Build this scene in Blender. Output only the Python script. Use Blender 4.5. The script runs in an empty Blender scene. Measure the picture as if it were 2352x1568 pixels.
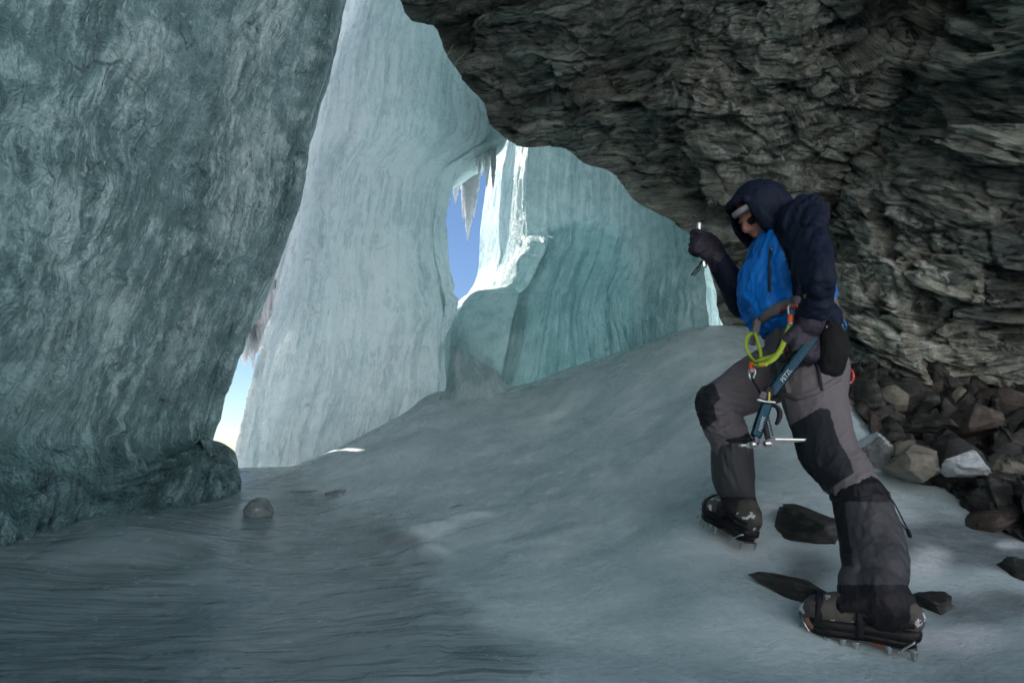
import bpy, bmesh, math, random
import numpy as np
from mathutils import Vector, Matrix
R = math.radians
sc = bpy.context.scene
COL = sc.collection

# ------------------------------------------------------------------ camera
PITCH = R(11.0); CAMZ = 0.55; LENS = 20.0
cd = bpy.data.cameras.new('camera'); cam = bpy.data.objects.new('camera', cd); COL.objects.link(cam)
cd.lens = LENS; cd.sensor_width = 36; cd.clip_end = 3000; cd.clip_start = 0.02
cam.location = (0, 0, CAMZ); cam.rotation_euler = (R(90) + PITCH, 0, 0)
sc.camera = cam
# ------------------------------------------------------------------ world, sun, exposure
SUN_EL, SUN_AZ = R(48), R(-43)            # azimuth from +y towards +x
w = bpy.data.worlds.new('World'); sc.world = w; w.use_nodes = True
wn = w.node_tree.nodes; wl = w.node_tree.links
sky = wn.new('ShaderNodeTexSky'); sky.sky_type = 'NISHITA'; sky.sun_disc = False
sky.sun_elevation = SUN_EL; sky.sun_rotation = SUN_AZ; sky.altitude = 0; sky.air_density = 1.0; sky.dust_density = 0.0; sky.ozone_density = 4.5
wl.new(sky.outputs[0], wn['Background'].inputs[0]); wn['Background'].inputs[1].default_value = 0.05
sd = bpy.data.lights.new('sun', 'SUN'); sun = bpy.data.objects.new('sun', sd); COL.objects.link(sun)
sd.energy = 4.8; sd.angle = R(0.5); sd.color = (1.0, 0.93, 0.85)
sdir = Vector((math.sin(SUN_AZ) * math.cos(SUN_EL), math.cos(SUN_AZ) * math.cos(SUN_EL), math.sin(SUN_EL)))
sun.rotation_euler = sdir.to_track_quat('Z', 'Y').to_euler()
sc.view_settings.view_transform = 'Standard'; sc.view_settings.look = 'None'
sc.view_settings.exposure = 1.3; sc.view_settings.gamma = 1.0
try:
    sc.cycles.adaptive_threshold = 0.03; sc.cycles.max_bounces = 7; sc.cycles.diffuse_bounces = 5; sc.cycles.glossy_bounces = 3
    sc.cycles.transmission_bounces = 6; sc.cycles.transparent_max_bounces = 8
    sc.cycles.use_denoising = True; sc.cycles.sample_clamp_indirect = 6.0
    sc.cycles.caustics_reflective = False; sc.cycles.caustics_refractive = False
except Exception:
    pass

# ------------------------------------------------------------------ helpers
FPX = 2352 * LENS / 36.0
CP, SP = math.cos(PITCH), math.sin(PITCH)
def at(px, py, Y):
    """photo position (2352 x 1568 frame) and depth along +y -> world point"""
    px = np.asarray(px, float); py = np.asarray(py, float); Y = np.asarray(Y, float)
    cx = (px - 1176) / FPX; cy = (784 - py) / FPX
    dy = CP - cy * SP; dz = SP + cy * CP; s = Y / dy
    return np.stack([cx * s, Y + 0 * s, CAMZ + dz * s], -1)
def V(px, py, Y): return Vector(at(px, py, Y).tolist())
_rng = np.random.RandomState(7)
PERM = _rng.permutation(256).astype(np.int64)
GR = _rng.normal(size=(256, 3)); GR /= np.linalg.norm(GR, axis=1)[:, None]
RV = _rng.rand(256, 8)
def _h(i, j, k): return PERM[(PERM[(PERM[i & 255] + j) & 255] + k) & 255]
def perlin(P, seed=0):
    P = P + seed * 17.31
    I = np.floor(P).astype(np.int64); F = P - I; U = F * F * F * (F * (F * 6 - 15) + 10)
    out = 0
    for a in (0, 1):
        wx = U[:, 0] if a else 1 - U[:, 0]
        for b in (0, 1):
            wy = U[:, 1] if b else 1 - U[:, 1]
            for c in (0, 1):
                wz = U[:, 2] if c else 1 - U[:, 2]
                g = GR[_h(I[:, 0] + a, I[:, 1] + b, I[:, 2] + c)]
                d = g[:, 0] * (F[:, 0] - a) + g[:, 1] * (F[:, 1] - b) + g[:, 2] * (F[:, 2] - c)
                out = out + wx * wy * wz * d
    return out * 1.6
def fbm(P, oct=4, seed=0, gain=0.5, ridge=False):
    o = 0; a = 1.0; f = 1.0; t = 0
    for i in range(oct):
        n = perlin(P * f, seed + i * 3)
        if ridge: n = 1 - 2 * np.abs(n)
        o = o + a * n; t += a; a *= gain; f *= 2.03
    return o / t
def worley(P, seed=0):
    P = P + seed * 11.7
    I = np.floor(P).astype(np.int64); f1 = np.full(len(P), 9.0); f2 = f1.copy(); cid = np.zeros(len(P), np.int64); off = np.zeros_like(P)
    for a in (-1, 0, 1):
        for b in (-1, 0, 1):
            for c in (-1, 0, 1):
                J = I + (a, b, c); h = _h(J[:, 0], J[:, 1], J[:, 2])
                D = P - (J + RV[h][:, :3]); d = (D * D).sum(1)
                m = d < f1
                f2 = np.where(m, f1, np.minimum(f2, d)); off[m] = D[m]; cid = np.where(m, h, cid); f1 = np.where(m, d, f1)
    return np.sqrt(f1), np.sqrt(f2), cid, off
def sstep(a, b, x):
    t = np.clip((x - a) / (b - a), 0, 1); return t * t * (3 - 2 * t)
def make_mesh(name, verts, faces, mats=(), smooth=True, attrs=None, mat_idx=None):
    """verts (n,3) array, faces (m,4) or (m,3) array or list of tuples"""
    me = bpy.data.meshes.new(name)
    if isinstance(faces, np.ndarray):
        k = faces.shape[1]
        me.vertices.add(len(verts)); me.vertices.foreach_set('co', np.asarray(verts, np.float32).ravel())
        me.loops.add(faces.size); me.loops.foreach_set('vertex_index', faces.astype(np.int32).ravel())
        me.polygons.add(len(faces)); me.polygons.foreach_set('loop_start', np.arange(0, faces.size, k, dtype=np.int32))
        try: me.polygons.foreach_set('loop_total', np.full(len(faces), k, np.int32))
        except Exception: pass
        me.update(calc_edges=True); me.validate()
    else:
        me.from_pydata([tuple(v) for v in verts], [], [tuple(f) for f in faces]); me.update()
    for m in mats: me.materials.append(m)
    if smooth: me.polygons.foreach_set('use_smooth', np.ones(len(me.polygons), bool))
    if mat_idx is not None: me.polygons.foreach_set('material_index', np.asarray(mat_idx, np.int32))
    for k, v in (attrs or {}).items():
        v = np.asarray(v, np.float32)
        a = me.attributes.new(k, 'FLOAT' if v.ndim == 1 else 'FLOAT_VECTOR', 'POINT')
        a.data.foreach_set('value' if v.ndim == 1 else 'vector', v.ravel())
    me.update()
    return me
def link(name, me, parent=None):
    o = bpy.data.objects.new(name, me); COL.objects.link(o)
    if parent: o.parent = parent
    return o
def tag(o, label=None, cat=None, group=None, kind=None):
    if label: o['label'] = label
    if cat: o['category'] = cat
    if group: o['group'] = group
    if kind: o['kind'] = kind
    return o
def empty(name, loc=(0, 0, 0)):
    o = bpy.data.objects.new(name, None); COL.objects.link(o); o.location = loc; o.empty_display_size = 0.05
    return o
def cr(C, n, axis=0, periodic=False):
    """Catmull-Rom resample of array C along axis to n samples"""
    C = np.moveaxis(np.asarray(C, float), axis, 0); m = len(C)
    if periodic: t = np.linspace(0, m, n, endpoint=False)
    else: t = np.linspace(0, m - 1, n)
    i = np.floor(t).astype(int)
    if not periodic: i = np.minimum(i, m - 2)
    f = (t - i).reshape((-1,) + (1,) * (C.ndim - 1))
    g = (lambda k: C[(i + k) % m]) if periodic else (lambda k: C[np.clip(i + k, 0, m - 1)])
    a, b, c, d = g(-1), g(0), g(1), g(2)
    o = 0.5 * (2 * b + (c - a) * f + (2 * a - 5 * b + 4 * c - d) * f ** 2 + (3 * b - a - 3 * c + d) * f ** 3)
    return np.moveaxis(o, 0, axis)
def grid_faces(nr, nc, wrap=False):
    i = np.arange(nr - 1)[:, None]; j = np.arange(nc if wrap else nc - 1)[None]
    a = i * nc + j; b = i * nc + (j + 1) % nc
    return np.stack([a, b, b + nc, a + nc], -1).reshape(-1, 4)
def grid_normals(G, wrap):
    if wrap: du = np.roll(G, -1, 1) - np.roll(G, 1, 1)
    else: du = np.gradient(G, axis=1)
    dv = np.gradient(G, axis=0); n = np.cross(du, dv); l = np.linalg.norm(n, axis=2, keepdims=True)
    return n / np.maximum(l, 1e-9)

# ------------------------------------------------------------------ node helpers
class NT:
    def __init__(s, name):
        s.m = bpy.data.materials.new(name); s.m.use_nodes = True; s.t = s.m.node_tree; s.t.nodes.clear()
        s.out = s.t.nodes.new('ShaderNodeOutputMaterial')
    def n(s, typ, props=None, **ins):
        nd = s.t.nodes.new('ShaderNode' + typ)
        for k, v in (props or {}).items(): setattr(nd, k, v)
        for k, v in ins.items():
            key = int(k[1:]) if k[0] == 'i' and k[1:].isdigit() else k.replace('_', ' ')
            s.set(nd.inputs[key], v)
        return nd
    def set(s, sock, v):
        if isinstance(v, bpy.types.NodeSocket): s.t.links.new(v, sock)
        elif isinstance(v, bpy.types.Node): s.t.links.new(v.outputs[0], sock)
        else:
            if sock.type == 'RGBA' and len(v) == 3: v = tuple(v) + (1,)
            sock.default_value = v
    def attr(s, name, out='Vector'):
        a = s.n('Attribute'); a.attribute_name = name; return a.outputs[out]
    def coord(s): return s.n('TexCoord').outputs['Object']
    def mapp(s, vec, scale=(1, 1, 1), rot=(0, 0, 0)):
        return s.n('Mapping', Vector=vec, Scale=scale, Rotation=rot).outputs[0]
    def noise(s, vec, scale=5, detail=4, rough=0.55, dist=0.0):
        return s.n('TexNoise', Vector=vec, Scale=scale, Detail=detail, Roughness=rough, Distortion=dist).outputs[0]
    def ramp(s, fac, stops, interp='LINEAR'):
        r = s.n('ValToRGB', Fac=fac); e = r.color_ramp.elements; r.color_ramp.interpolation = interp
        while len(e) < len(stops): e.new(0.5)
        for el, (p, c) in zip(e, stops):
            el.position = p; el.color = (c, c, c, 1) if isinstance(c, (int, float)) else tuple(c) + (1,)
        return r.outputs[0]
    def math(s, op, a, b=0.0, clamp=False):
        return s.n('Math', dict(operation=op, use_clamp=clamp), i0=a, i1=b).outputs[0]
    def mix(s, fac, a, b, blend='MIX'):
        m = s.n('Mix', dict(data_type='RGBA', blend_type=blend))
        s.set(m.inputs[0], fac); s.set(m.inputs[6], a); s.set(m.inputs[7], b)
        return m.outputs[2]
    def bump(s, h, strength=0.5, dist=0.01, normal=None):
        b = s.n('Bump', Height=h, Strength=strength, Distance=dist)
        if normal is not None: s.set(b.inputs['Normal'], normal)
        return b.outputs[0]
    def bsdf(s, **ins):
        p = s.n('BsdfPrincipled')
        for k, v in ins.items(): s.set(p.inputs[k.replace('_', ' ')], v)
        return p
    def done(s, shader):
        s.t.links.new(shader.outputs[0] if isinstance(shader, bpy.types.Node) else shader, s.out.inputs[0]); return s.m

def ice_mat(name, dark, mid, light, streak=1.0, trans=0.3, rough=0.42, crack=0.5, sscale=(16, 1.3, 16), tint=None, bumpk=1.0, iso=5.0, tick=0.0, facet=1.0):
    t = NT(name); f = t.attr('flow'); P = t.coord()
    wv = t.n('VectorMath', dict(operation='SUBTRACT'), i0=t.n('TexNoise', Vector=P, Scale=2.6, Detail=4).outputs[1], i1=(0.5, 0.5, 0.5)).outputs[0]
    wob = t.n('VectorMath', dict(operation='MULTIPLY_ADD'), i0=wv, i1=(0.16, 0.16, 0.16), i2=f).outputs[0]
    wobP = t.n('VectorMath', dict(operation='MULTIPLY_ADD'), i0=wv, i1=(0.22, 0.22, 0.22), i2=P).outputs[0]
    st = t.noise(t.mapp(wob, sscale), 1.0, 6, 0.6)
    st2 = t.noise(t.mapp(wob, (sscale[0] * 4, sscale[1] * 4, sscale[2] * 4)), 1.0, 4, 0.6)
    isn = t.noise(P, iso, 9, 0.66, 0.5)
    fine = t.noise(P, iso * 7, 5, 0.65, 0.3)
    big = t.noise(P, 1.1, 4, 0.55)
    pat = t.ramp(t.noise(t.mapp(wob, (1.6, 0.7, 1.6)), 1.0, 4, 0.6), [(0.44, 0.15), (0.60, 1.0)])     # where the streaks gather
    cel = t.n('TexVoronoi', dict(feature='F1'), Vector=wobP, Scale=iso * 1.7, Randomness=1.0)
    celc = t.n('SeparateColor', i0=cel.outputs[1]).outputs[0]
    se = t.math('MULTIPLY', t.math('SUBTRACT', st, 0.5), t.math('MULTIPLY', pat, streak))
    a = t.math('ADD', t.math('MULTIPLY', isn, 0.55), t.math('MULTIPLY', st2, 0.28))
    a = t.math('ADD', t.math('ADD', a, 0.06), t.math('MULTIPLY', se, 0.9))
    a = t.math('ADD', a, t.math('MULTIPLY', t.math('SUBTRACT', big, 0.5), 0.5))
    a = t.math('ADD', a, t.math('MULTIPLY', t.math('SUBTRACT', celc, 0.5), 0.09))
    col = t.ramp(a, [(0.34, dark), (0.48, mid), (0.66, light)])
    wsp = t.math('MULTIPLY', t.ramp(t.noise(t.mapp(wob, (34, 5.0, 34)), 1.0, 4, 0.6, 0.8), [(0.60, 0.0), (0.68, 1.0)]), pat)
    wsp = t.math('MAXIMUM', wsp, t.ramp(t.noise(P, iso * 3.1, 3, 0.5, 1.5), [(0.67, 0.0), (0.73, 0.8)]))
    col = t.mix(t.math('MULTIPLY', wsp, 0.6), col, tuple(min(.96, c * 1.15) for c in light))  # white streaks, with specks painted in for specular glints
    col = t.mix(t.math('MULTIPLY', t.attr('pale', 'Fac'), t.ramp(st2, [(0.35, 0.25), (0.6, 0.95)])), col, light)
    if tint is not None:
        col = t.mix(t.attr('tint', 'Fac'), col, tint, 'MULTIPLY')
    cv = t.n('TexVoronoi', dict(feature='DISTANCE_TO_EDGE'), Vector=t.mapp(wob, (7, 1.7, 7)), Scale=1.0).outputs[0]
    cm = t.math('MULTIPLY', t.ramp(cv, [(0.0, 1.0), (0.028, 0.0)]), t.ramp(t.noise(P, 3.3, 4), [(0.54, 0.0), (0.62, 1.0)]))
    if tick > 0:
        tk = t.ramp(t.noise(t.mapp(wob, (26, 6.5, 26)), 1.0, 3, 0.55, 0.4), [(0.66, 0.0), (0.715, 1.0)])
        cm = t.math('MAXIMUM', cm, t.math('MULTIPLY', t.math('MULTIPLY', tk, tick), pat))
    col = t.mix(t.math('MULTIPLY', cm, crack), col, tuple(c * 0.3 for c in dark))
    sc_ = t.n('TexVoronoi', dict(feature='SMOOTH_F1'), Vector=t.mapp(wobP, (1, 1, 0.7)), Scale=iso * 0.9, Smoothness=0.3).outputs[0]
    h = t.math('ADD', t.math('MULTIPLY', se, 0.9), t.math('MULTIPLY', isn, 0.75))
    h = t.math('ADD', h, t.math('MULTIPLY', sc_, 0.30))
    fac = t.n('TexVoronoi', dict(feature='F1'), Vector=wobP, Scale=iso * 4.2).outputs[0]
    fac2 = t.n('TexVoronoi', dict(feature='F1'), Vector=wobP, Scale=iso * 9.5).outputs[0]
    h = t.math('SUBTRACT', h, t.math('MULTIPLY', cm, 0.25))
    h = t.math('SUBTRACT', h, t.math('MULTIPLY', fac, 0.16 * facet))
    b1 = t.bump(h, 0.6 * bumpk, 0.05)
    b2 = t.bump(t.math('ADD', t.math('ADD', t.math('MULTIPLY', fine, 0.7), t.math('MULTIPLY', fac2, -0.8 * facet)), t.math('MULTIPLY', st2, 0.4 * streak)), 0.8 * bumpk, 0.018, b1)
    rg = t.ramp(t.noise(P, iso * 2.2, 5, 0.6), [(0.40, rough * 0.25), (0.62, rough * 1.3)])
    p = t.bsdf(Base_Color=col, Roughness=rg, Normal=b2, IOR=1.31)
    p.inputs['Specular IOR Level'].default_value = 0.85
    if trans > 0:
        tr = t.n('BsdfTranslucent', Color=t.mix(0.35, col, (0.80, 0.93, 0.96)), Normal=b2)
        p = t.n('MixShader', i0=trans, i1=p.outputs[0], i2=tr.outputs[0])
    return t.done(p)
# ================================================================== SETTING
M = {}
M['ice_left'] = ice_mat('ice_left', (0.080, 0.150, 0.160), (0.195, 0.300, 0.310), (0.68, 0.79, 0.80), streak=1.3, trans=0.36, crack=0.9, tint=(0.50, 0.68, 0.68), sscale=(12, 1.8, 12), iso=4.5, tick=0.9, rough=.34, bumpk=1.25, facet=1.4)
M['ice_col'] = ice_mat('ice_col', (0.68, 0.73, 0.75), (0.94, 0.94, 0.95), (0.98, 0.98, 0.98), streak=1.9, trans=0.74, crack=0.4, tint=(0.74, 0.90, 0.90), iso=6, bumpk=1.1, tick=0.7, facet=.8)
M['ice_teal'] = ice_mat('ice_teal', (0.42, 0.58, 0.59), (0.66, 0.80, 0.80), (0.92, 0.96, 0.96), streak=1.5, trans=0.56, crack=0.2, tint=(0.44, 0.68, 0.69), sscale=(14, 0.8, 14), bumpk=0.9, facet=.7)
M['ice_white'] = ice_mat('ice_white', (0.70, 0.71, 0.74), (0.82, 0.83, 0.85), (0.92, 0.92, 0.93), streak=0.5, trans=0.5, crack=0.1, iso=12)

def slab(name, F, back, nu, nv, mat, disp=None, extend=None):
    """closed formation: F[r][c] = (px,py,Y) control net of the seen face, curled at both ends to a back face offset by 'back'"""
    F = np.array(F, float); W = at(F[..., 0], F[..., 1], F[..., 2]); bk = np.array(back, float)
    if extend is not None:
        for (ex, ey) in extend:
            col = W[:, 5].copy(); col[:, 0] = ex + 0.12 * col[:, 2]; col[:, 1] = ey; W = np.concatenate([W, col[:, None]], 1); F = np.concatenate([F, F[:, -1:] + (-400, 0, 0)], 1)
    nr, nc = F.shape[:2]
    # back ring order reversed
    idx = np.linspace(nc - 1, 0, max(4, nc // 2)).round().astype(int)
    B = W[:, idx] + bk
    ring = np.concatenate([W, B], 1)
    pxr = np.concatenate([F, F[:, idx]], 1)
    # denser sampling on the seen face
    m = ring.shape[1]
    tf = np.linspace(0, nc - 1, nu, endpoint=False); tb = np.linspace(nc - 1, m, max(24, nu // 6), endpoint=False)
    t = np.concatenate([tf, tb])
    def samp(C):
        i = np.floor(t).astype(int); f = (t - i)[None, :, None]
        g = lambda k: C[:, (i + k) % m]
        a, b, c, d = g(-1), g(0), g(1), g(2)
        # keep the face and the back from overshooting at the two bends
        return 0.5 * (2 * b + (c - a) * f + (2 * a - 5 * b + 4 * c - d) * f ** 2 + (3 * b - a - 3 * c + d) * f ** 3)
    G = cr(samp(ring), nv, 0); PX = cr(samp(pxr), nv, 0)
    Nn = grid_normals(G, True)
    # orient outward (seen face towards the camera)
    mid = G[nv // 2, nu // 2]; 
    if np.dot(Nn[nv // 2, nu // 2], np.array([0, 0, CAMZ]) - mid) < 0: Nn = -Nn; flip = True
    else: flip = False
    ds = np.linalg.norm(np.diff(G, axis=1), axis=2).mean(0); s = np.concatenate([[0], np.cumsum(ds)])
    dt = np.linalg.norm(np.diff(G[:, :nu], axis=0), axis=2).mean(1); v = np.concatenate([[0], np.cumsum(dt)])
    S, T = np.meshgrid(s, v)
    n = G.shape[0] * G.shape[1]
    front = (np.arange(G.shape[1]) < nu)[None, :] * np.ones((nv, 1))
    at_ = {}
    g = G.reshape(-1, 3); nn = Nn.reshape(-1, 3); ST = np.stack([S.ravel(), T.ravel(), np.zeros(n)], 1); px = PX.reshape(-1, 3)
    if disp is not None:
        d, extra = disp(g, ST, px, front.ravel())
        g = g + nn * d[:, None]; at_.update(extra)
    at_['flow'] = ST
    if 'tint' not in at_: at_['tint'] = np.zeros(n)
    f = grid_faces(nv, G.shape[1], True)
    if not flip: f = f[:, ::-1]
    # caps
    me = make_mesh(name, g, f, [mat], True, at_)
    return me, px

def bump_at(px, cx, cy, rx, ry, h, rot=0.0, p=0.5, sharp=1.0):
    c, s_ = math.cos(rot), math.sin(rot); dx = px[:, 0] - cx; dy = px[:, 1] - cy
    u = (dx * c + dy * s_) / rx; v = (-dx * s_ + dy * c) / ry
    r2 = u * u + v * v
    return h * np.clip(1 - r2, 0, 1) ** p

# ------------------------------------------------------------------ floor
fl_px = [(0,1568,1.6),(600,1568,1.62),(1176,1568,1.6),(1700,1568,1.52),(2352,1568,1.45),(0,1360,2.6),(250,1400,2.45),(400,1290,3.0),(560,1075,6.0),(480,1100,5.4),
 (560,1170,4.2),(820,1300,2.9),(820,1150,4.3),(690,1066,6.1),(830,1003,6.3),(1000,917,6.3),(1000,1000,5.1),(1000,1150,3.9),(1000,1400,2.15),
 (1300,1100,3.6),(1300,950,4.9),(1220,885,5.8),(1120,897,6.0),(1320,850,5.6),(1420,825,5.4),(1520,780,5.2),(1610,757,5.0),(1500,950,4.0),(1600,1100,2.95),(1400,1250,2.6),(1500,1300,2.2),
 (1705,795,4.5),(1760,850,3.9),(1800,950,3.3),(1960,940,3.2),(2060,1120,2.65),(2100,1190,2.4),(2352,1265,2.15),(2352,1400,1.8),
 (1705,1278,2.22),(1622,1212,2.42),(1860,1462,1.74),(2105,1520,1.64),(1980,1502,1.67),(1300,1480,1.85),(1800,1200,2.35),(700,1420,2.2),(2200,1060,3.0),(2352,1080,2.7),(2150,940,3.5),
 (350,1180,3.7),(250,1230,3.3)]
A = np.array(fl_px, float); FC = at(A[:, 0], A[:, 1], A[:, 2])
FC = np.vstack([FC, [(-3,-1.5,0),(0,-2,-.05),(3,-1.5,0.1),(-4,1,0),(-4,3,.05),(-4,6,.1),(-2.5,8.5,.0),(-5,9,-.3),(0,8.5,.5),(2,8.5,.9),(3.6,8,1.0),(5,5,1.3),(5.5,2.5,1.0),(5,-1,.4),(3.2,0.6,.15),(-2,.3,0),(1,.4,0),(2.6,1.2,0.1)]])
def tps_fit(X, z, lam=1e-3):
    n = len(X); d = np.linalg.norm(X[:, None] - X[None], axis=2); K = np.where(d > 0, d * d * np.log(d + 1e-12), 0) + lam * np.eye(n)
    P = np.hstack([np.ones((n, 1)), X]); Am = np.block([[K, P], [P.T, np.zeros((3, 3))]])
    return np.linalg.solve(Am, np.concatenate([z, np.zeros(3)]))
def tps_eval(wt, X, Q):
    o = wt[-3] + Q @ wt[-2:]
    for k in range(len(X)):
        d2 = ((Q - X[k]) ** 2).sum(1); o = o + wt[k] * 0.5 * d2 * np.log(d2 + 1e-12)
    return o
FW = tps_fit(FC[:, :2], FC[:, 2], 2e-3)
def floor_z(x, y): return tps_eval(FW, FC[:, :2], np.stack([np.atleast_1d(x), np.atleast_1d(y)], -1).astype(float))
nx, ny = 620, 620
xs = np.linspace(-5, 5.4, nx); ys = -2.2 + 11.2 * np.linspace(0, 1, ny) ** 1.15
X, Y = np.meshgrid(xs, ys); Q = np.stack([X.ravel(), Y.ravel()], 1)
Z = tps_eval(FW, FC[:, :2], Q)
P3 = np.column_stack([Q, np.zeros(len(Q))])
Z += 0.030 * fbm(P3 * 1.3, 3, 4) + 0.012 * fbm(P3 * 5, 3, 9) * sstep(-0.5, 0.5, fbm(P3 * .7, 2, 2))
proj = lambda P: ((P[:, 0] / np.maximum((P[:, 1]) * CP + (P[:, 2] - CAMZ) * SP, 0.05)) * FPX + 1176, 784 - ((P[:, 2] - CAMZ) * CP - P[:, 1] * SP) / np.maximum(P[:, 1] * CP + (P[:, 2] - CAMZ) * SP, 0.05) * FPX)
def lump(x, y, r, h, e=1.0, rot=0.0):
    c, s_ = math.cos(rot), math.sin(rot); dx = (Q[:, 0] - x); dy = (Q[:, 1] - y)
    u = (dx * c + dy * s_) / r; v = (-dx * s_ + dy * c) / (r * e); return h * np.exp(-(u * u + v * v) ** 1.3)
for (px_, py_, Yd, r, h, e) in [(935,1240,3.25,.16,.07,.6),(980,1285,2.95,.10,.05,.7),(830,1165,4.1,.2,.05,.5),(900,1205,3.5,.15,.04,.6),(1060,1180,3.4,.13,.035,.5),(1010,1200,3.3,.08,.03,.6),(300,1240,3.2,.35,.07,.6),(1100,1220,3.1,.2,.03,.5),(990,910,6.2,.2,.08,.6)]:
    c_ = at(px_, py_, Yd); Z += lump(c_[0], c_[1], r, h, e)
Z -= 2.5 * sstep(8.2, 9.0, Q[:, 1]) 
FV = np.column_stack([Q, Z])
fpx, fpy = proj(FV)
bk_ = np.exp(-((fpx - np.interp(fpy, [1120, 1250, 1560], [840, 930, 1040])) / 85) ** 2) * (fpy > 1120) * (Q[:, 1] > 0.8)
FV[:, 2] += bk_ * (0.030 * np.maximum(0, fbm(P3 * 6, 4, 61)) + 0.012 * np.maximum(0, fbm(P3 * 17, 3, 62)))
ft_ = np.exp(-((fpx - 1270) / 80) ** 2 - ((fpy - 925) / 28) ** 2); FV[:, 2] -= ft_ * 0.05 * np.maximum(0, fbm(P3 * (3, 5, 1), 3, 63) + .1)
# attributes: rippled (frozen stream, plus painted shade bottom-left) mask, snow mask, clear-grey ice mask
nz = fbm(P3 * 1.7, 3, 21)
nz2 = fbm(P3 * 3.1, 4, 23)
def inside0(px, py, poly):
    poly = np.asarray(poly, float); c = np.zeros(len(px), bool); j = len(poly) - 1
    for i in range(len(poly)):
        xi, yi = poly[i]; xj, yj = poly[j]
        c ^= ((yi > py) != (yj > py)) & (px < (xj - xi) * (py - yi) / (yj - yi + 1e-9) + xi); j = i
    return c
def spot(cx, cy, rx, ry, rot=0.0, k=0.95):
    c, s_ = math.cos(rot), math.sin(rot); dx = fpx - cx; dy = fpy - cy
    u = (dx * c + dy * s_) / rx; v = (-dx * s_ + dy * c) / ry
    return sstep(1.25, 0.45, np.sqrt(u * u + v * v) + nz2 * k + 0.35 * nz)
okf = (Q[:, 1] > 0.6)
rip = sstep(90, -90, fpx - np.interp(fpy, [1070, 1200, 1350, 1568], [680, 860, 1010, 1200]) + 170 * nz + 60 * fbm(P3 * 5, 3, 44)) * okf * sstep(7.0, 5.5, Q[:, 1])
snow = np.clip(spot(2200, 1465, 150, 38) + spot(2130, 1300, 60, 40) + spot(1760, 1170, 60, 14, 0, .6) + spot(2330, 1250, 40, 10), 0, 1) * okf
heap = inside0(fpx, fpy, [(1950, 890), (1960, 950), (2010, 1030), (2080, 1100), (2180, 1120), (2260, 1190), (2352, 1250), (2900, 1400), (2900, 900)]) * okf * 1.0
clear = np.clip(heap + spot(2200, 1250, 190, 75) + spot(2260, 1390, 160, 60) + spot(1845, 1320, 95, 62) + .8 * spot(930, 1240, 60, 26) + .6 * spot(985, 1290, 50, 22), 0, 1) * okf
t = NT('floor_ice'); P = t.coord()
sx = t.n('SeparateXYZ', Vector=P)
stre = t.noise(t.mapp(P, (1.0, 2.6, 2.0), (0, 0, R(8))), 1.0, 7, 0.62, 0.3)
isn = t.noise(P, 3.0, 7, 0.6, 0.3); fin = t.noise(P, 45, 4, 0.6)
warp = t.n('VectorMath', dict(operation='MULTIPLY_ADD'), i0=t.n('TexNoise', Vector=P, Scale=1.6, Detail=2).outputs[1], i1=(0.0, 0.05, 0.0), i2=P).outputs[0]
ripl = t.noise(t.mapp(warp, (2.0, 15.0, 2.0)), 1.0, 2.5, 0.5, 0.0)
ripa = t.attr('rip', 'Fac'); sna = t.attr('snow', 'Fac'); cla = t.attr('clear', 'Fac')
a = t.math('ADD', t.math('MULTIPLY', stre, 0.6), t.math('MULTIPLY', isn, 0.4))
c_m = t.ramp(a, [(0.34, (0.28, 0.37, 0.385)), (0.5, (0.41, 0.51, 0.525)), (0.66, (0.59, 0.68, 0.69))])
c_r = t.ramp(a, [(0.32, (0.12, 0.17, 0.18)), (0.5, (0.19, 0.255, 0.265)), (0.68, (0.29, 0.365, 0.38))])
col = t.mix(ripa, c_m, c_r)
c_c = t.ramp(t.noise(t.mapp(P, (3, 9, 4)), 2.0, 6, 0.65), [(0.35, (0.07, 0.085, 0.095)), (0.7, (0.20, 0.235, 0.25))])
col = t.mix(t.math('MULTIPLY', cla, 0.8), col, c_c)
col = t.mix(t.math('MULTIPLY', sna, t.ramp(fin, [(0.3, 0.55), (0.6, 0.95)])), col, (0.62, 0.66, 0.68))
rg = t.math('ADD', t.ramp(t.noise(P, 9, 5, .6), [(0.38, 0.07), (0.65, 0.30)]), t.math('MULTIPLY', t.math('SUBTRACT', 1.0, ripa), 0.12))
rg = t.math('ADD', rg, t.math('MULTIPLY', sna, 0.4), True)
hh = t.math('ADD', t.math('MULTIPLY', t.math('MULTIPLY', ripl, ripa), 1.0), t.math('MULTIPLY', t.math('MULTIPLY', stre, t.math('SUBTRACT', 1.0, ripa)), 0.35))
b1 = t.bump(hh, 0.55, 0.045)
b2 = t.bump(t.math('ADD', fin, t.math('MULTIPLY', t.noise(P, 12, 5, 0.6), 1.2)), 0.4, 0.008, b1)
p = t.bsdf(Base_Color=col, Roughness=rg, Normal=b2, IOR=1.31)
M['floor'] = t.done(p)
fl = link('ice_floor', make_mesh('ice_floor', FV, grid_faces(ny, nx), [M['floor']], True, dict(rip=rip, snow=snow, clear=clear)))
tag(fl, kind='structure')
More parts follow.
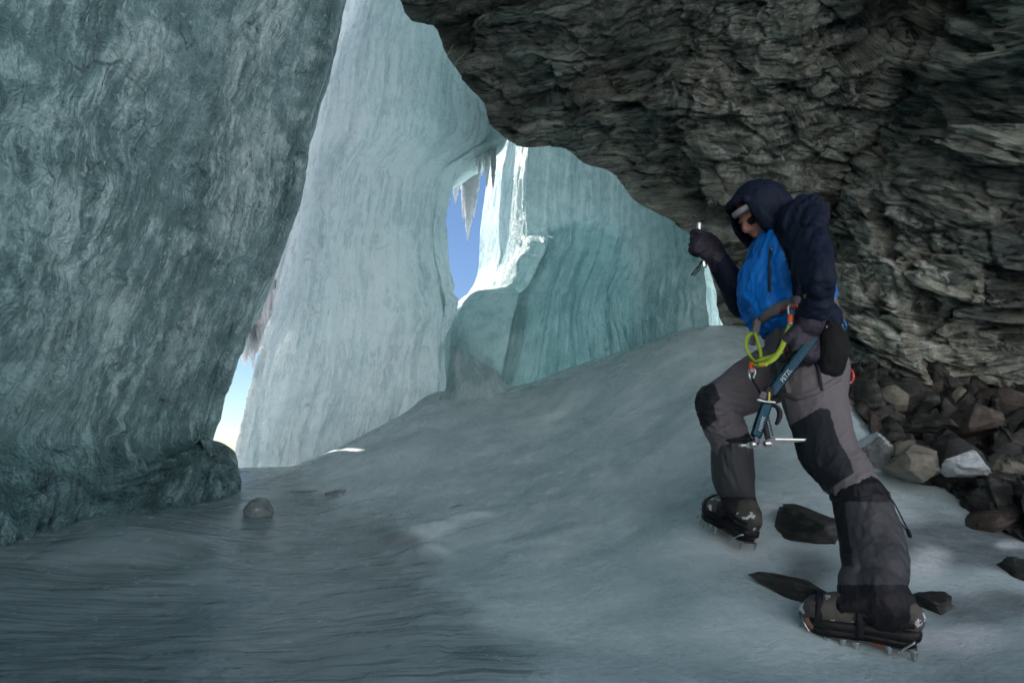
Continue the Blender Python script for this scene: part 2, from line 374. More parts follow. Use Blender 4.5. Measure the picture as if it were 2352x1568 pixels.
# land outside, far below the cave mouth, to the horizon
t = NT('snowfield'); p = t.bsdf(Base_Color=t.ramp(t.noise(t.coord(), 0.05, 5), [(0.3, (0.55, 0.58, 0.62)), (0.7, (0.8, 0.82, 0.85))]), Roughness=0.9); M['snowfield'] = t.done(p)
g_ = np.linspace(-1, 1, 201); gx, gy = np.meshgrid(np.sign(g_) * np.abs(g_) ** 3 * 1200, np.sign(g_) * np.abs(g_) ** 3 * 1200)
gq = np.column_stack([gx.ravel(), gy.ravel(), np.zeros(gx.size)]); rr = np.hypot(gq[:, 0], gq[:, 1])
gq[:, 2] = -2.2 - 18 * sstep(12, 120, rr) + 6 * fbm(gq * 0.01, 3, 5) * sstep(20, 90, rr)
beh = sstep(-2.0, -9.0, gq[:, 1])          # unseen snow slope added behind the camera to bounce sun into the cave
gq[:, 2] = gq[:, 2] * (1 - beh) + beh * (-0.6 + 0.85 * np.clip(-gq[:, 1] - 3, 0, 42) + 1.2 * fbm(gq * 0.15, 3, 6))
tag(link('snowfield', make_mesh('snowfield', gq, grid_faces(201, 201), [M['snowfield']])), kind='structure')

# ------------------------------------------------------------------ left ice wall
rows = [  # py, edge px, edge Y, base Y shift
 (-1300, 1250, 3.6), (-700, 1050, 4.2), (-300, 885, 4.7), (0, 792, 4.9), (150, 758, 5.0), (300, 712, 5.0), (450, 690, 5.0), (600, 640, 5.1), (700, 592, 5.2), (800, 556, 5.3), (900, 520, 5.4), (1000, 492, 5.5),
 (1060, 500, 5.4), (1130, 505, 4.9), (1230, 440, 4.1), (1340, 330, 3.3), (1480, 250, 2.8)]
F = []
for (py, e, Ye) in rows:
    k = np.clip((py - 1050) / 350.0, 0, 1)
    near = 2.55 + 0.15 * k
    row = []
    for (dx, fY) in [(0, 0.0), (60, 0.13), (160, 0.27), (290, 0.44), (440, 0.62), (640, 0.80), (900, 1.0)]:
        d_ = dx * (1 - 0.30 * k)
        Yv = Ye + (near - Ye) * fY
        row.append((e - d_, py, max(Yv, 0.55)))
    F.append(row)
def disp_left(g, ST, px, front):
    S3 = ST * (1.0, 0.35, 1) + (0, 0, 0)
    big = fbm(ST * (1.1, 0.5, 1) + 3, 3, 1) * 0.15
    wq_ = g + 0.25 * np.column_stack([fbm(g * 1.7, 2, 6), fbm(g * 1.7, 2, 7), fbm(g * 1.7, 2, 8)])
    lum = fbm(wq_ * (2.2, 2.2, 1.5), 4, 5) * 0.085
    f1, f2, cid, off = worley(wq_ * (3.0, 3.0, 2.2), 3)
    scal = (0.45 - np.minimum(f1, 0.8)) * 0.10 * sstep(-.2, .3, fbm(g * .9, 2, 19))
    f1, f2, cid, off = worley(wq_ * (8.0, 8.0, 5.5), 4)
    mk_ = (0.15 + 0.85 * sstep(-0.12, 0.22, fbm(g * 1.4, 3, 71))) * (1 - 0.75 * sstep(980, 1080, px[:, 1]))
    scal = scal + (0.4 - np.minimum(f1, 0.8)) * 0.060 * mk_
    f1, f2, cid, off = worley(wq_ * (19.0, 19.0, 12), 14)
    scal = scal + (0.4 - np.minimum(f1, 0.8)) * 0.018 * mk_
    patch = sstep(0.0, 0.35, fbm(ST * (0.9, 0.45, 1), 3, 27))
    rb_ = np.clip(bump_at(px, 405, 790, 60, 130, 1, .35, 1) + bump_at(px, 70, 800, 85, 210, 1, .45, 1) + bump_at(px, 585, 120, 60, 170, 1, .5, 1) + bump_at(px, 560, 420, 70, 190, 1, .3, 1) + bump_at(px, 300, 120, 70, 90, 1, .8, 1) + bump_at(px, 130, 1200, 70, 120, 1, .4, 1), 0, 1) ** .5
    flr = fbm(ST * (13, 0.8, 1), 3, 11, ridge=True)
    flute = fbm(ST * (9, 0.9, 1), 3, 12, ridge=True) * 0.03 * patch + flr * 0.075 * rb_
    fine = fbm(wq_ * 14, 3, 13) * 0.014 * mk_
    # near layer with a lobed rim on the left, ribbed recess right of it
    xb = np.interp(px[:, 1], [-1300, 0, 120, 250, 345, 400, 445, 490, 560, 640, 760, 900, 1100, 1400], [760, 545, 520, 475, 475, 455, 470, 455, 440, 400, 395, 380, 300, 150])
    xb = xb + 13 * fbm(np.column_stack([px[:, 1] / 55, 0 * px[:, 1], 0 * px[:, 1] + 2]), 3, 3)
    step = sstep(6, -10, px[:, 0] - xb) * 0.10 * sstep(1150, 900, px[:, 1])
    lobes = bump_at(px, 445, 345, 34, 42, .07) + bump_at(px, 444, 420, 28, 30, .06) + bump_at(px, 436, 492, 28, 34, .07) + bump_at(px, 500, 560, 60, 45, .05) + bump_at(px, 260, 980, 26, 22, .07, .3)
    lobes = lobes + bump_at(px, 230, 420, 60, 50, .05) + bump_at(px, 130, 330, 70, 60, .06) + bump_at(px, 330, 300, 55, 45, .05) + bump_at(px, 390, 210, 55, 50, .04)
    deep = -(bump_at(px, 568, 90, 14, 75, .09, 0.45) + bump_at(px, 385, 830, 16, 90, .10, 0.35) + bump_at(px, 640, 130, 30, 60, .05, .3) + bump_at(px, 255, 1010, 18, 30, .06, .2))
    foot = bump_at(px, 455, 1100, 120, 95, .30, 0, 1.3) + bump_at(px, 330, 1180, 140, 90, .14, 0, 1.3)
    rib = fbm(ST * (22, 1.2, 1), 2, 31, ridge=True) * 0.03 * sstep(-20, 30, px[:, 0] - xb) * sstep(140, 60, px[:, 0] - xb)
    edge = np.exp(-((ST[:, 0]) / 0.12) ** 2) * 0.03 * fbm(ST * (1, 4, 1), 3, 17)
    d = (big + lum + scal + flute + fine + step + lobes + deep + foot + rib + edge) * np.where(front > 0, 1, 0.4)
    d = d * (0.25 + 0.75 * sstep(0, 0.25, ST[:, 0]))
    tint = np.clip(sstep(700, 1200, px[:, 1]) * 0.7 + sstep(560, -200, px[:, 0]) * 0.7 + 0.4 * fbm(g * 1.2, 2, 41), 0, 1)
    pale = np.clip(rb_ * sstep(-.1, .5, flr) * .9 + sstep(.25, .6, fbm(wq_ * (3, 3, 1.6), 4, 91)) * .6, 0, 1)
    return d, dict(tint=tint, pale=pale)
me, _ = slab('ice_wall', F, (-1.3, 2.3, 0.0), 460, 560, M['ice_left'], disp_left, [(-2.9, 1.5), (-3.0, 0.2), (-2.4, -1.3), (-1.3, -2.3)])  # unseen rear extension and deep back added to block sun and fill light
tag(link('ice_wall', me), 'massive leaning wall of blue-grey lumpy ice filling the left side of the cave', 'ice wall')

# ------------------------------------------------------------------ centre column
rows = [ (-1100, 980, 1330, 6.0), (-500, 900, 1260, 6.3), (-150, 815, 1220, 6.5), (0, 780, 1190, 6.6), (150, 748, 1165, 6.7), (300, 716, 1160, 6.8), (340, 706, 1118, 6.8), (390, 695, 1048, 6.8), (480, 680, 1022, 6.8), (560, 664, 1018, 6.8), (640, 646, 1030, 6.8), (720, 632, 1046, 6.8),
         (800, 612, 1040, 6.75), (900, 588, 1035, 6.7), (1000, 566, 1000, 6.6), (1080, 552, 1010, 6.5), (1180, 530, 1020, 6.5)]
F = []
for (py, l, r, Y0) in rows:
    row = []
    for q in (0, .08, .2, .35, .5, .65, .8, .92, 1.0):
        row.append((l + (r - l) * q, py, Y0 + 0.9 * (2 * q - 1) ** 2 * (1.15 if q < .5 else .5) - 0.5 * q))
    F.append(row)
def disp_col(g, ST, px, front):
    ww = np.column_stack([0.12 * fbm(g * 0.9, 3, 49), 0 * px[:, 0], 0 * px[:, 0]])
    pm = 0.35 + 0.65 * sstep(-.1, .3, fbm(ST * (1.1, .4, 1), 3, 47))
    fl = fbm((ST + ww) * (2.6, 0.2, 1), 3, 51) * 0.12 + fbm((ST + ww) * (4.6, 0.22, 1), 2, 50, ridge=True) * 0.075
    fl2 = fbm((ST + ww) * (10, 0.55, 1), 3, 53, ridge=True) * 0.042 * pm + fbm((ST + ww) * (26, 1.4, 1), 2, 54, ridge=True) * 0.010
    kn = fbm(g * (9, 9, 5), 4, 55) * 0.030
    big = fbm(ST * (1.0, 0.5, 1), 2, 57) * 0.10
    # scalloped drip ledges low on the right side
    m = sstep(850, 940, px[:, 0]) * sstep(560, 700, px[:, 1])
    f1, f2, c, o = worley(ST * (2.8, 2.6, 1), 5)
    led = (0.6 - np.minimum(f1, 0.6)) * 0.28 * m
    # horizontal ribs on the sunlit rim
    rim = sstep(0.45, 0.05, ST[:, 0]) * 0.02 * fbm(ST * (2, 30, 1), 2, 59)
    tooth = sstep(0.3, 0.0, np.abs(px[:, 0] - 1036)/60) * 0.04 * fbm(ST * (3, 9, 1), 2, 60) * sstep(400, 500, px[:, 1])
    d = (fl + fl2 + kn + big + led + tooth) * np.where(front > 0, 1, 0.5) + rim
    return d, dict(tint=np.clip(sstep(800, 1040, px[:, 0]) * sstep(900, 500, px[:, 1]) * 0.55 + sstep(900, 1020, px[:, 0]) * 0.45 + 0.15 * fbm(g * 1.5, 2, 61), 0, 1))
me, _ = slab('ice_column', F, (-0.30, 0.8, 0.0), 360, 620, M['ice_col'], disp_col)
tag(link('ice_column', me), 'tall pale fluted ice column in the middle, sunlit along its left rim', 'ice column')

COLM = bpy.data.objects['ice_column']
# thin slanting pillars left of it
def pillar(name, pts, mat, seed, label, n=26, m=260, amp=0.03, ribs=26, cat='ice pillar', group=None, kn=0.02):
    pts = np.array(pts, float); W = at(pts[:, 0], pts[:, 1], pts[:, 2]); C = cr(np.column_stack([W, pts[:, 3]]), m)
    ang = np.linspace(0, 2 * np.pi, n, endpoint=False)
    c, r = C[:, :3], C[:, 3]
    ax = np.gradient(c, axis=0); ax /= np.linalg.norm(ax, axis=1)[:, None]
    sd = np.cross(ax, [0, 1, 0]); sd /= np.linalg.norm(sd, axis=1)[:, None]; up = np.cross(sd, ax)
    L = np.concatenate([[0], np.cumsum(np.linalg.norm(np.diff(c, axis=0), axis=1))])
    A_, L_ = np.meshgrid(ang, L); 
    q = np.column_stack([np.cos(A_).ravel() * 1.5, np.sin(A_).ravel() * 1.5, (L_ * 1.0).ravel()])
    rad = r[:, None] * (1 + 0.28 * fbm(q * (1, 1, 1.2), 2, seed).reshape(m, n)) + (kn * fbm(q * (1.6, 1.6, ribs), 3, seed + 2) + amp * 0.5 * fbm(q * (1, 1, 4), 2, seed + 4)).reshape(m, n) * np.minimum(1, r[:, None] / 0.05)
    rad = np.maximum(rad, 0.001)
    G = c[:, None] + rad[..., None] * (np.cos(A_)[..., None] * sd[:, None] + np.sin(A_)[..., None] * up[:, None])
    fa = [tuple(x) for x in grid_faces(m, n, True)] + [tuple(range(n))[::-1], tuple(range((m - 1) * n, m * n))]
    fl_ = np.column_stack([(A_ * r.mean()).ravel(), L_.ravel(), 0 * L_.ravel()])
    me = make_mesh(name, G.reshape(-1, 3), fa, [mat], True, dict(flow=fl_, tint=np.zeros(n * m)))
    return tag(link(name, me), label, cat, group)
pillar('ice_pillar', [(800,-500,9.0,.95),(745,-100,9.0,.95),(700,200,9.0,.9),(680,380,9.0,.80),(668,540,8.9,.62),(655,700,8.7,.40),(632,820,8.5,.23),(600,920,8.4,.18),(572,1000,8.3,.14),(550,1100,8.2,.12)], M['ice_white'], 71, 'sunlit white ribbed ice pillar leaning just left of the middle column', m=420)
pillar('ice_pillar', [(760,250,8.3,.14),(700,600,8.2,.13),(655,760,8.1,.13),(630,850,8.0,.11),(608,930,7.9,.08),(588,1010,7.8,.06),(574,1105,7.7,.05)], M['ice_white'], 75, 'thin glittering ice strand between the white pillar and the middle column', m=420, kn=.03)
pillar('ice_cone', [(1052,752,6.35,.02),(1056,775,6.3,.08),(1066,805,6.25,.16),(1080,845,6.2,.25),(1096,890,6.15,.34),(1106,950,6.1,.42)], M['ice_teal'], 77, 'smooth pointed cone of teal ice between the middle column and the domed curtain', n=90, m=200, amp=.06, ribs=4, cat='ice cone', kn=.03)
# frosty drip cluster high in the left gap
rs = random.Random(5)
def icicle_mesh(pts_list, mat, name, seed):
    Vv, Ff, fl_ = [], [], []; base = 0
    for k, pts in enumerate(pts_list):
        pts = np.array(pts, float); m, n = 46, 9
        C = cr(pts, m); c, r = C[:, :3], C[:, 3]
        ang = np.linspace(0, 2 * np.pi, n, endpoint=False); A_, L_ = np.meshgrid(ang, np.linspace(0, 1, m))
        q = np.column_stack([np.cos(A_).ravel(), np.sin(A_).ravel(), (L_ * 24).ravel()])
        rad = r[:, None] * (1 + 0.55 * fbm(q, 2, seed + k).reshape(m, n)); 
        G = c[:, None] + np.stack([rad * np.cos(A_), rad * np.sin(A_), 0 * rad], -1)
        Vv.append(G.reshape(-1, 3)); Ff += [tuple(x + base) for x in grid_faces(m, n, True)] + [tuple(range(base + n))[base:][::-1] , tuple(range(base + (m - 1) * n, base + m * n))]
        fl_.append(np.column_stack([A_.ravel() * .03, L_.ravel(), 0 * L_.ravel()])); base += m * n
    Vv = np.vstack(Vv); return make_mesh(name, Vv, Ff, [mat], True, dict(flow=np.vstack(fl_), tint=np.zeros(len(Vv))))
cl = []
for i in range(34):
    px_ = rs.uniform(560, 665); top = 640 + (665 - px_) * 0.9 + rs.uniform(-40, 10); Yv = rs.uniform(8.3, 9.0)
    ln = rs.uniform(60, 130); a_ = at(px_, top, Yv); b_ = at(px_ + rs.uniform(-10, 0), top + ln, Yv); r_ = rs.uniform(.05, .11)
    cl.append([list(a_) + [r_], list(a_ * .5 + b_ * .5) + [r_ * .9], list(a_ * .2 + b_ * .8) + [r_ * .55], list(b_) + [.004]])
tag(link('icicle_cluster', icicle_mesh(cl, M['ice_white'], 'icicle_cluster', 90)), 'cluster of frosty white drips hanging in the left gap beyond the ice wall', 'icicles')

fr = []
for i in range(46):
    u = rs.random(); px_ = 1040 + 95 * u + rs.uniform(-4, 4); top = 150 + 130 * u + rs.uniform(0, 60); Yv = 6.75 + rs.uniform(0, .35); ln = rs.uniform(90, 190) * (1 - .35 * u)
    a_ = at(px_, top, Yv); b_ = at(px_ - 2, top + ln, Yv); r_ = rs.uniform(.025, .06); fr.append([list(a_) + [r_], list(a_ * .5 + b_ * .5) + [r_ * .8], list(a_ * .2 + b_ * .8) + [r_ * .5], list(b_) + [.003]])
link('icicle_fringe', icicle_mesh(fr, M['ice_col'], 'icicle_fringe', 190), COLM)
# ------------------------------------------------------------------ hanging icicles in the blue gap, each on its own
ic = [((1050,335,8.95),(1046,470),.09,'short blunt icicle at the left end of the row above the blue gap'),
      ((1066,330,8.97),(1058,425),.07,'slim short icicle second from left above the blue gap'),
      ((1082,330,8.90),(1074,556),.115,'longest knobbly icicle hanging in the middle of the blue gap'),
      ((1096,330,9.00),(1088,500),.085,'long icicle just right of the longest one in the blue gap'),
      ((1072,350,9.05),(1064,508),.08,'thin icicle with needle tip just left of the longest one'),
      ((1112,320,9.10),(1106,405),.06,'small icicle at the right end of the row beside the pale curtain')]
for k, (a_, b_, r_, lab) in enumerate(ic):
    A0 = at(*a_); B0 = at(b_[0], b_[1], a_[2])
    pts = [list(A0 + (0, 0, .5)) + [r_ * 1.4], list(A0) + [r_ * 1.3], list(A0 * .6 + B0 * .4) + [r_], list(A0 * .25 + B0 * .75) + [r_ * .55], list(B0) + [.004]]
    strands = [pts]
    if k == 2:
        for ox, ln_ in ((-.13, .62), (.11, .78), (.02, .9), (-.06, .8), (.19, .5)):
            strands.append([[p_[0] + ox * (1 - .35 * i_ / 4), p_[1] + .02 * i_, A0[2] + .5 - (A0[2] + .5 - p_[2]) * ln_, p_[3] * .62] for i_, p_ in enumerate(pts)])
    tag(link('icicle', icicle_mesh(strands, M['ice_white'], 'icicle', 120 + k)), lab, 'icicle', 'icicles hanging in the blue gap')

# ------------------------------------------------------------------ right curtain with teal domes
rows = [(-500, 1060, 1500, 6.6, 6.2), (-150, 1110, 1520, 6.7, 6.2), (100, 1128, 1540, 6.8, 6.2), (300, 1158, 1560, 6.8, 6.2), (400, 1146, 1570, 6.8, 6.1), (500, 1136, 1580, 6.8, 6.0), (600, 1130, 1597, 6.7, 5.7), (660, 1100, 1604, 6.6, 5.5), (720, 1052, 1608, 6.5, 5.4), (760, 1040, 1612, 6.4, 5.3),
        (850, 1010, 1618, 6.3, 5.2), (950, 960, 1620, 6.3, 5.2), (1060, 930, 1620, 6.2, 5.2)]
F = []
for (py, l, r, Yl, Yr) in rows:
    row = []
    for q in (0, .07, .16, .28, .42, .56, .7, .85, 1.0):
        hol = 0.55 * math.sin(math.pi * min(1, q * 1.15)) * (0.6 if py < 480 else 1.0)
        row.append((l + (r - l) * q, py, Yl + (Yr - Yl) * q + hol + 2.5 * math.exp(-(q / 0.09) ** 2)))
    F.append(row)
def disp_cur(g, ST, px, front):
    fl = fbm(ST * (3.2, 0.3, 1), 3, 151, ridge=True) * 0.07
    sw_ = np.column_stack([0.10 * fbm(g * 1.3, 3, 149), 0 * px[:, 0], 0 * px[:, 0]])
    fl2 = fbm((ST + sw_) * (9, 0.7, 1), 4, 153, ridge=True) * 0.050 * (0.25 + 0.75 * sstep(-.15, .3, fbm(ST * (1.4, .6, 1), 3, 147)))
    kn = fbm(ST * (10, 6, 1), 2, 155) * 0.010
    def dome(cx, cy, rx, ry, h, rot=0, p=.5):
        return bump_at(px, cx, cy, rx, ry, h, rot, p)
    w_ = 10 * fbm(g * 2.2, 2, 3)
    px2 = px + np.column_stack([w_, w_, 0 * w_])
    bs = [bump_at(px2, 1330, 700, 170, 190, .55, 0, .55), bump_at(px2, 1200, 810, 180, 140, .66, .1, .55), bump_at(px2, 1250, 900, 210, 110, .40, 0, .9),
          bump_at(px2, 1480, 760, 140, 240, .20, 0, .8), bump_at(px2, 1380, 600, 130, 95, .26, 0.2, .8), bump_at(px2, 1110, 860, 120, 110, .45, 0, .8)]
    D = np.log(sum(np.exp(14 * b_) for b_ in bs) / len(bs)) / 14; D = np.maximum(D - D.min(), 0) 
    dm = sstep(0.02, 0.2, D)
    f1, f2, c, o = worley(ST * (2.2, 1.6, 1), 9)
    d = (fl + fl2 * (1 - .5 * dm) + kn) * np.where(front > 0, 1, .4) + D + 0.06 * (0.5 - f1) * dm
    d = d * (0.2 + 0.8 * sstep(0, .9, ST[:, 0]))
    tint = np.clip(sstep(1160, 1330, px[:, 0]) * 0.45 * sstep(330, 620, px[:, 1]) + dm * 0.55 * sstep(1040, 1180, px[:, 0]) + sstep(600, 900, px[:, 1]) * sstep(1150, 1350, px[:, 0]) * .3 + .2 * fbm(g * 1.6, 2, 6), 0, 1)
    return d, dict(tint=tint)
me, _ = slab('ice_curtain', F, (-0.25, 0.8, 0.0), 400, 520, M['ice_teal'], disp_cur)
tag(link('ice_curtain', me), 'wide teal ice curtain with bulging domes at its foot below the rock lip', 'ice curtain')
# narrow curtain past the climber's raised hand
rows = [(420, 1560, 1612, 7.4), (520, 1575, 1628, 7.4), (600, 1585, 1640, 7.4), (660, 1595, 1656, 7.4), (740, 1600, 1662, 7.4), (800, 1600, 1668, 7.3)]
F = [[(l + (r - l) * q, py, Y0 - .12 * math.sin(math.pi * q)) for q in (0, .25, .5, .75, 1)] for (py, l, r, Y0) in rows]
def disp_sm(g, ST, px, front):
    return (fbm(ST * (8, .6, 1), 3, 251, ridge=True) * .04 + fbm(ST * (14, 10, 1), 2, 5) * .01) * np.where(front > 0, 1, .3), {}
me, _ = slab('ice_curtain', F, (0.1, 0.35, 0.0), 60, 160, M['ice_teal'], disp_sm)
tag(link('ice_curtain', me), 'narrow pale ice curtain hanging beyond the raised glove', 'ice curtain')
# ------------------------------------------------------------------ rock
t = NT('rock'); P = t.coord(); q = t.attr('q')
wv = t.n('VectorMath', dict(operation='MULTIPLY_ADD'), i0=t.n('TexNoise', Vector=P, Scale=2.2, Detail=4).outputs[1], i1=(0.10, 0.10, 0.14), i2=q).outputs[0]
lay = t.noise(t.mapp(wv, (1.4, 1.4, 13)), 1.0, 9, 0.68, 0.2)
lay2 = t.noise(t.mapp(wv, (4, 4, 55)), 1.0, 6, 0.65, 0.1)
isn = t.noise(P, 2.6, 9, 0.66, 0.4); fin = t.noise(P, 28, 6, 0.68); big = t.noise(P, 0.8, 3, 0.5)
a = t.math('ADD', t.math('MULTIPLY', lay, 0.30), t.math('MULTIPLY', isn, 0.42))
a = t.math('ADD', a, t.math('ADD', t.math('MULTIPLY', lay2, 0.13), t.math('MULTIPLY', fin, 0.15)))
a = t.math('ADD', a, t.math('MULTIPLY', t.attr('tone', 'Fac'), 0.10))
col = t.ramp(a, [(0.37, (0.032, 0.033, 0.032)), (0.45, (0.12, 0.125, 0.118)), (0.53, (0.25, 0.25, 0.23)), (0.63, (0.55, 0.54, 0.49))])
col = t.mix(t.ramp(big, [(0.52, 0.0), (0.70, 0.25)]), col, (0.17, 0.14, 0.10), 'MIX')
col = t.mix(0.6, col, t.mix(1.0, col, t.ramp(t.noise(P, 1.3, 4), [(0.38, (0.75, 1.02, 0.95)), (0.62, (1.12, 1.0, 0.86))]), 'MULTIPLY'))
qv = t.noise(P, 7, 7, 0.66, 0.8)
qm = t.math('MULTIPLY', t.attr('pale', 'Fac'), t.ramp(qv, [(0.43, 0.0), (0.52, 1.0)]))
qc = t.ramp(t.noise(P, 9, 6, 0.65), [(0.35, (0.24, 0.215, 0.165)), (0.5, (0.50, 0.46, 0.38)), (0.64, (0.80, 0.78, 0.72))])
col = t.mix(qm, col, qc)
vn = t.n('TexVoronoi', dict(feature='DISTANCE_TO_EDGE'), Vector=wv, Scale=1.7).outputs[0]
vm = t.math('MULTIPLY', t.ramp(vn, [(0.0, 1.0), (0.02, 0.0)]), t.ramp(t.noise(P, 1.9, 3), [(0.53, 0.0), (0.6, 0.9)]))
col = t.mix(1.0, t.mix(vm, col, (0.50, 0.48, 0.42)), (0.92, 1.0, 1.0), 'MULTIPLY')
col = t.mix(t.ramp(lay2, [(0.36, 0.7), (0.46, 0.0)]), col, (0.012, 0.012, 0.012))
h = t.math('ADD', t.math('MULTIPLY', lay, 0.9), t.math('MULTIPLY', isn, 0.35))
b1 = t.bump(h, 1.0, 0.10)
b2 = t.bump(t.math('ADD', t.math('MULTIPLY', lay2, 0.6), t.math('MULTIPLY', fin, 0.7)), 1.0, 0.03, b1)
p = t.bsdf(Base_Color=col, Roughness=t.ramp(isn, [(0.35, 0.38), (0.65, 0.7)]), Normal=b2)
M['rock'] = t.done(p)

lip = [(925,-400,4.2),(922,-150,4.7),(920,0,5.0),(940,42,5.1),(992,62,5.1),(1020,125,5.2),(1070,190,5.3),(1112,240,5.3),(1130,292,5.4),(1190,336,5.4),(1290,338,5.4),(1345,377,5.4),(1400,396,5.35),(1447,458,5.3),(1500,488,5.2),(1560,522,5.1),(1603,560,5.1),
       (1640,650,5.3),(1655,735,5.6),(1685,765,5.6),(1730,790,5.8),(1830,845,4.8),(1940,880,4.3),(2040,905,4.0),(2180,940,3.8),(2352,985,3.6),(2700,1060,3.2),(3200,1200,2.4)]
n_l = len(lip); F = []
LP = np.array(lip, float)
wl_ = np.concatenate([[0], np.cumsum(np.hypot(np.diff(LP[:, 0]), np.diff(LP[:, 1])))]); wl_ /= wl_[-1]
cols_ = [0, .012, .04, .10, .18, .28, .40, .54, .70, .85, 1.0]
for i, (x, y, Yd) in enumerate(lip):
    u = wl_[i]
    T = np.array([1150 + 3800 * u ** 1.15, -1500 + 600 * u, 0])
    row = []
    for v in cols_:
        px_ = x + (T[0] - x) * v; py_ = y + (T[1] - y) * v
        Ynear = 1.15
        Yv = Ynear + (Yd - Ynear) * (1 - v) ** 1.35
        # quick roll-back right at the lip
        row.append((px_, py_, Yv))
    F.append(row)
F = np.array(F); W = at(F[..., 0], F[..., 1], F[..., 2])
NR, NV = 620, 620
tt = np.interp(np.linspace(0, 1, NR), wl_, np.arange(n_l))       # even by photo length along the lip
def samp_axis(C, t, axis):
    C = np.moveaxis(C, axis, 0); m = len(C); i = np.minimum(np.floor(t).astype(int), m - 2); f = (t - i).reshape((-1,) + (1,) * (C.ndim - 1))
    g = lambda k: C[np.clip(i + k, 0, m - 1)]
    a, b, c, d = g(-1), g(0), g(1), g(2)
    return np.moveaxis(0.5 * (2 * b + (c - a) * f + (2 * a - 5 * b + 4 * c - d) * f ** 2 + (3 * b - a - 3 * c + d) * f ** 3), 0, axis)
vv = np.linspace(0, 1, NV) ** 1.25
tv = np.interp(vv, cols_, np.arange(len(cols_)))
G = samp_axis(samp_axis(W, tt, 0), tv, 1); PX = samp_axis(samp_axis(F, tt, 0), tv, 1)
# ends: continue behind the seen face as a thick mass (back sheet), joined at the lip
back = np.array([1.0, 2.2, 2.4])
Nn = grid_normals(G, False)
if np.dot(Nn[NR // 2, NV // 2], np.array([0, 0, CAMZ]) - G[NR // 2, NV // 2]) < 0: Nn = -Nn
g = G.reshape(-1, 3); px = PX.reshape(-1, 3)
rx_ = Matrix.Rotation(R(-40), 3, 'X') @ Matrix.Rotation(R(16), 3, 'Y'); RM = np.array(rx_)
q = g @ RM.T
wq = q + 0.12 * np.column_stack([fbm(g * 0.8, 3, 301), fbm(g * 0.8, 3, 302), fbm(g * 0.8, 3, 303)])
f1, f2, c1, o1 = worley(wq * (0.8, 0.8, 1.5), 7)
pl = (o1 * (RV[c1][:, 3:6] - 0.5)).sum(1) * 0.46 + (RV[c1][:, 6] - .5) * 0.24
f1b, f2b, c2, o2 = worley(wq * (2.3, 2.3, 4.5), 8)
pl2 = (o2 * (RV[c2][:, 3:6] - 0.5)).sum(1) * 0.20 + (RV[c2][:, 6] - .5) * 0.13
def slabs(fr, cell, seed, warp):
    """broken beds: every bed stands out by its own amount inside every joint block"""
    zc = wq[:, 2] * fr + warp * fbm(g * 2.0, 3, seed) + RV[cell][:, 5] * 3.0
    k = np.floor(zc).astype(np.int64); fz = zc - k
    h0 = RV[PERM[(PERM[k & 255] + cell) & 255]][:, 2]; h1 = RV[PERM[(PERM[(k + 1) & 255] + cell) & 255]][:, 2]
    return h0 + (h1 - h0) * sstep(.80, .99, fz) - 0.5 + 0.35 * (fz - .5)
tone = slabs(9, c2, 71, .5)
lay = slabs(5.5, c1, 61, .9) * 0.085 + tone * 0.04 + slabs(26, c2, 73, .8) * 0.012
f1c, f2c, c3, o3 = worley(wq * (7, 7, 15.0), 9)
pl3 = (o3 * (RV[c3][:, 3:6] - 0.5)).sum(1) * 0.10 + (RV[c3][:, 6] - .5) * 0.040
joint = -0.03 * sstep(0.05, 0.0, f2b - f1b)
big = fbm(g * 0.7, 3, 311) * 0.26
fine = fbm(g * 12, 4, 313, ridge=True) * 0.014
# folded pale band running down through the middle of the wall
band = np.interp(px[:, 1], [-1500, 0, 300, 450, 700, 900, 1300], [1650, 1700, 1820, 1880, 2050, 2120, 2200])
bandm = np.exp(-((px[:, 0] - band - 60 * fbm(g * 1.1, 2, 5)) / 230) ** 2)
fold = fbm(g * 3.0 + 0.8 * np.column_stack([fbm(g * 1.5, 2, 321)] * 3), 4, 323, ridge=True) * 0.11 * bandm
ls = sstep(0.0, 0.035, np.tile(vv, NR))
d = (lay + pl + pl2 + pl3 + big + fine + fold + joint) * (0.22 + 0.78 * ls)
pale = np.clip(sstep(-0.12, 0.25, fbm(wq * 2.3, 4, 331, ridge=True) * 0.6 + bandm * 0.75 - 0.35) * (0.30 + bandm) + sstep(.42, .6, fbm(wq * (2, 2, 4), 4, 335)) * .7, 0, 1)
g = g + Nn.reshape(-1, 3) * d[:, None]
G2 = g.reshape(NR, NV, 3)
# back sheet (coarse), stitched along the lip by a strip of the same resolution
nb = 14
bv = np.linspace(0, NV - 1, nb).round().astype(int)
rolled = []
for k, s_ in enumerate((0.03, 0.12, 0.3)):
    rolled.append(G2[:, 0] + back * s_ + np.array([0.02, 0.04, 0.02]) * fbm(G2[:, 0] * 3, 2, 340 + k)[:, None])
B = G2[:, bv] + back
full = np.concatenate([B[:, ::-1]] + [r_[:, None] for r_ in rolled[::-1]] + [G2], axis=1)
nc = full.shape[1]
pf = np.zeros((NR, nc)); pf[:, nc - NV:] = pale.reshape(NR, NV)
qf = full @ RM.T; qf[:, nc - NV:] = wq.reshape(NR, NV, 3); tf_ = np.zeros((NR, nc)); tf_[:, nc - NV:] = (tone + RV[c1][:, 1] - .5).reshape(NR, NV)
me = make_mesh('cliff', full.reshape(-1, 3), grid_faces(NR, nc), [M['rock']], True, dict(pale=pf.ravel(), q=qf.reshape(-1, 3), tone=tf_.ravel()))
cl_ = link('rock_overhang', me); tag(cl_, kind='structure')
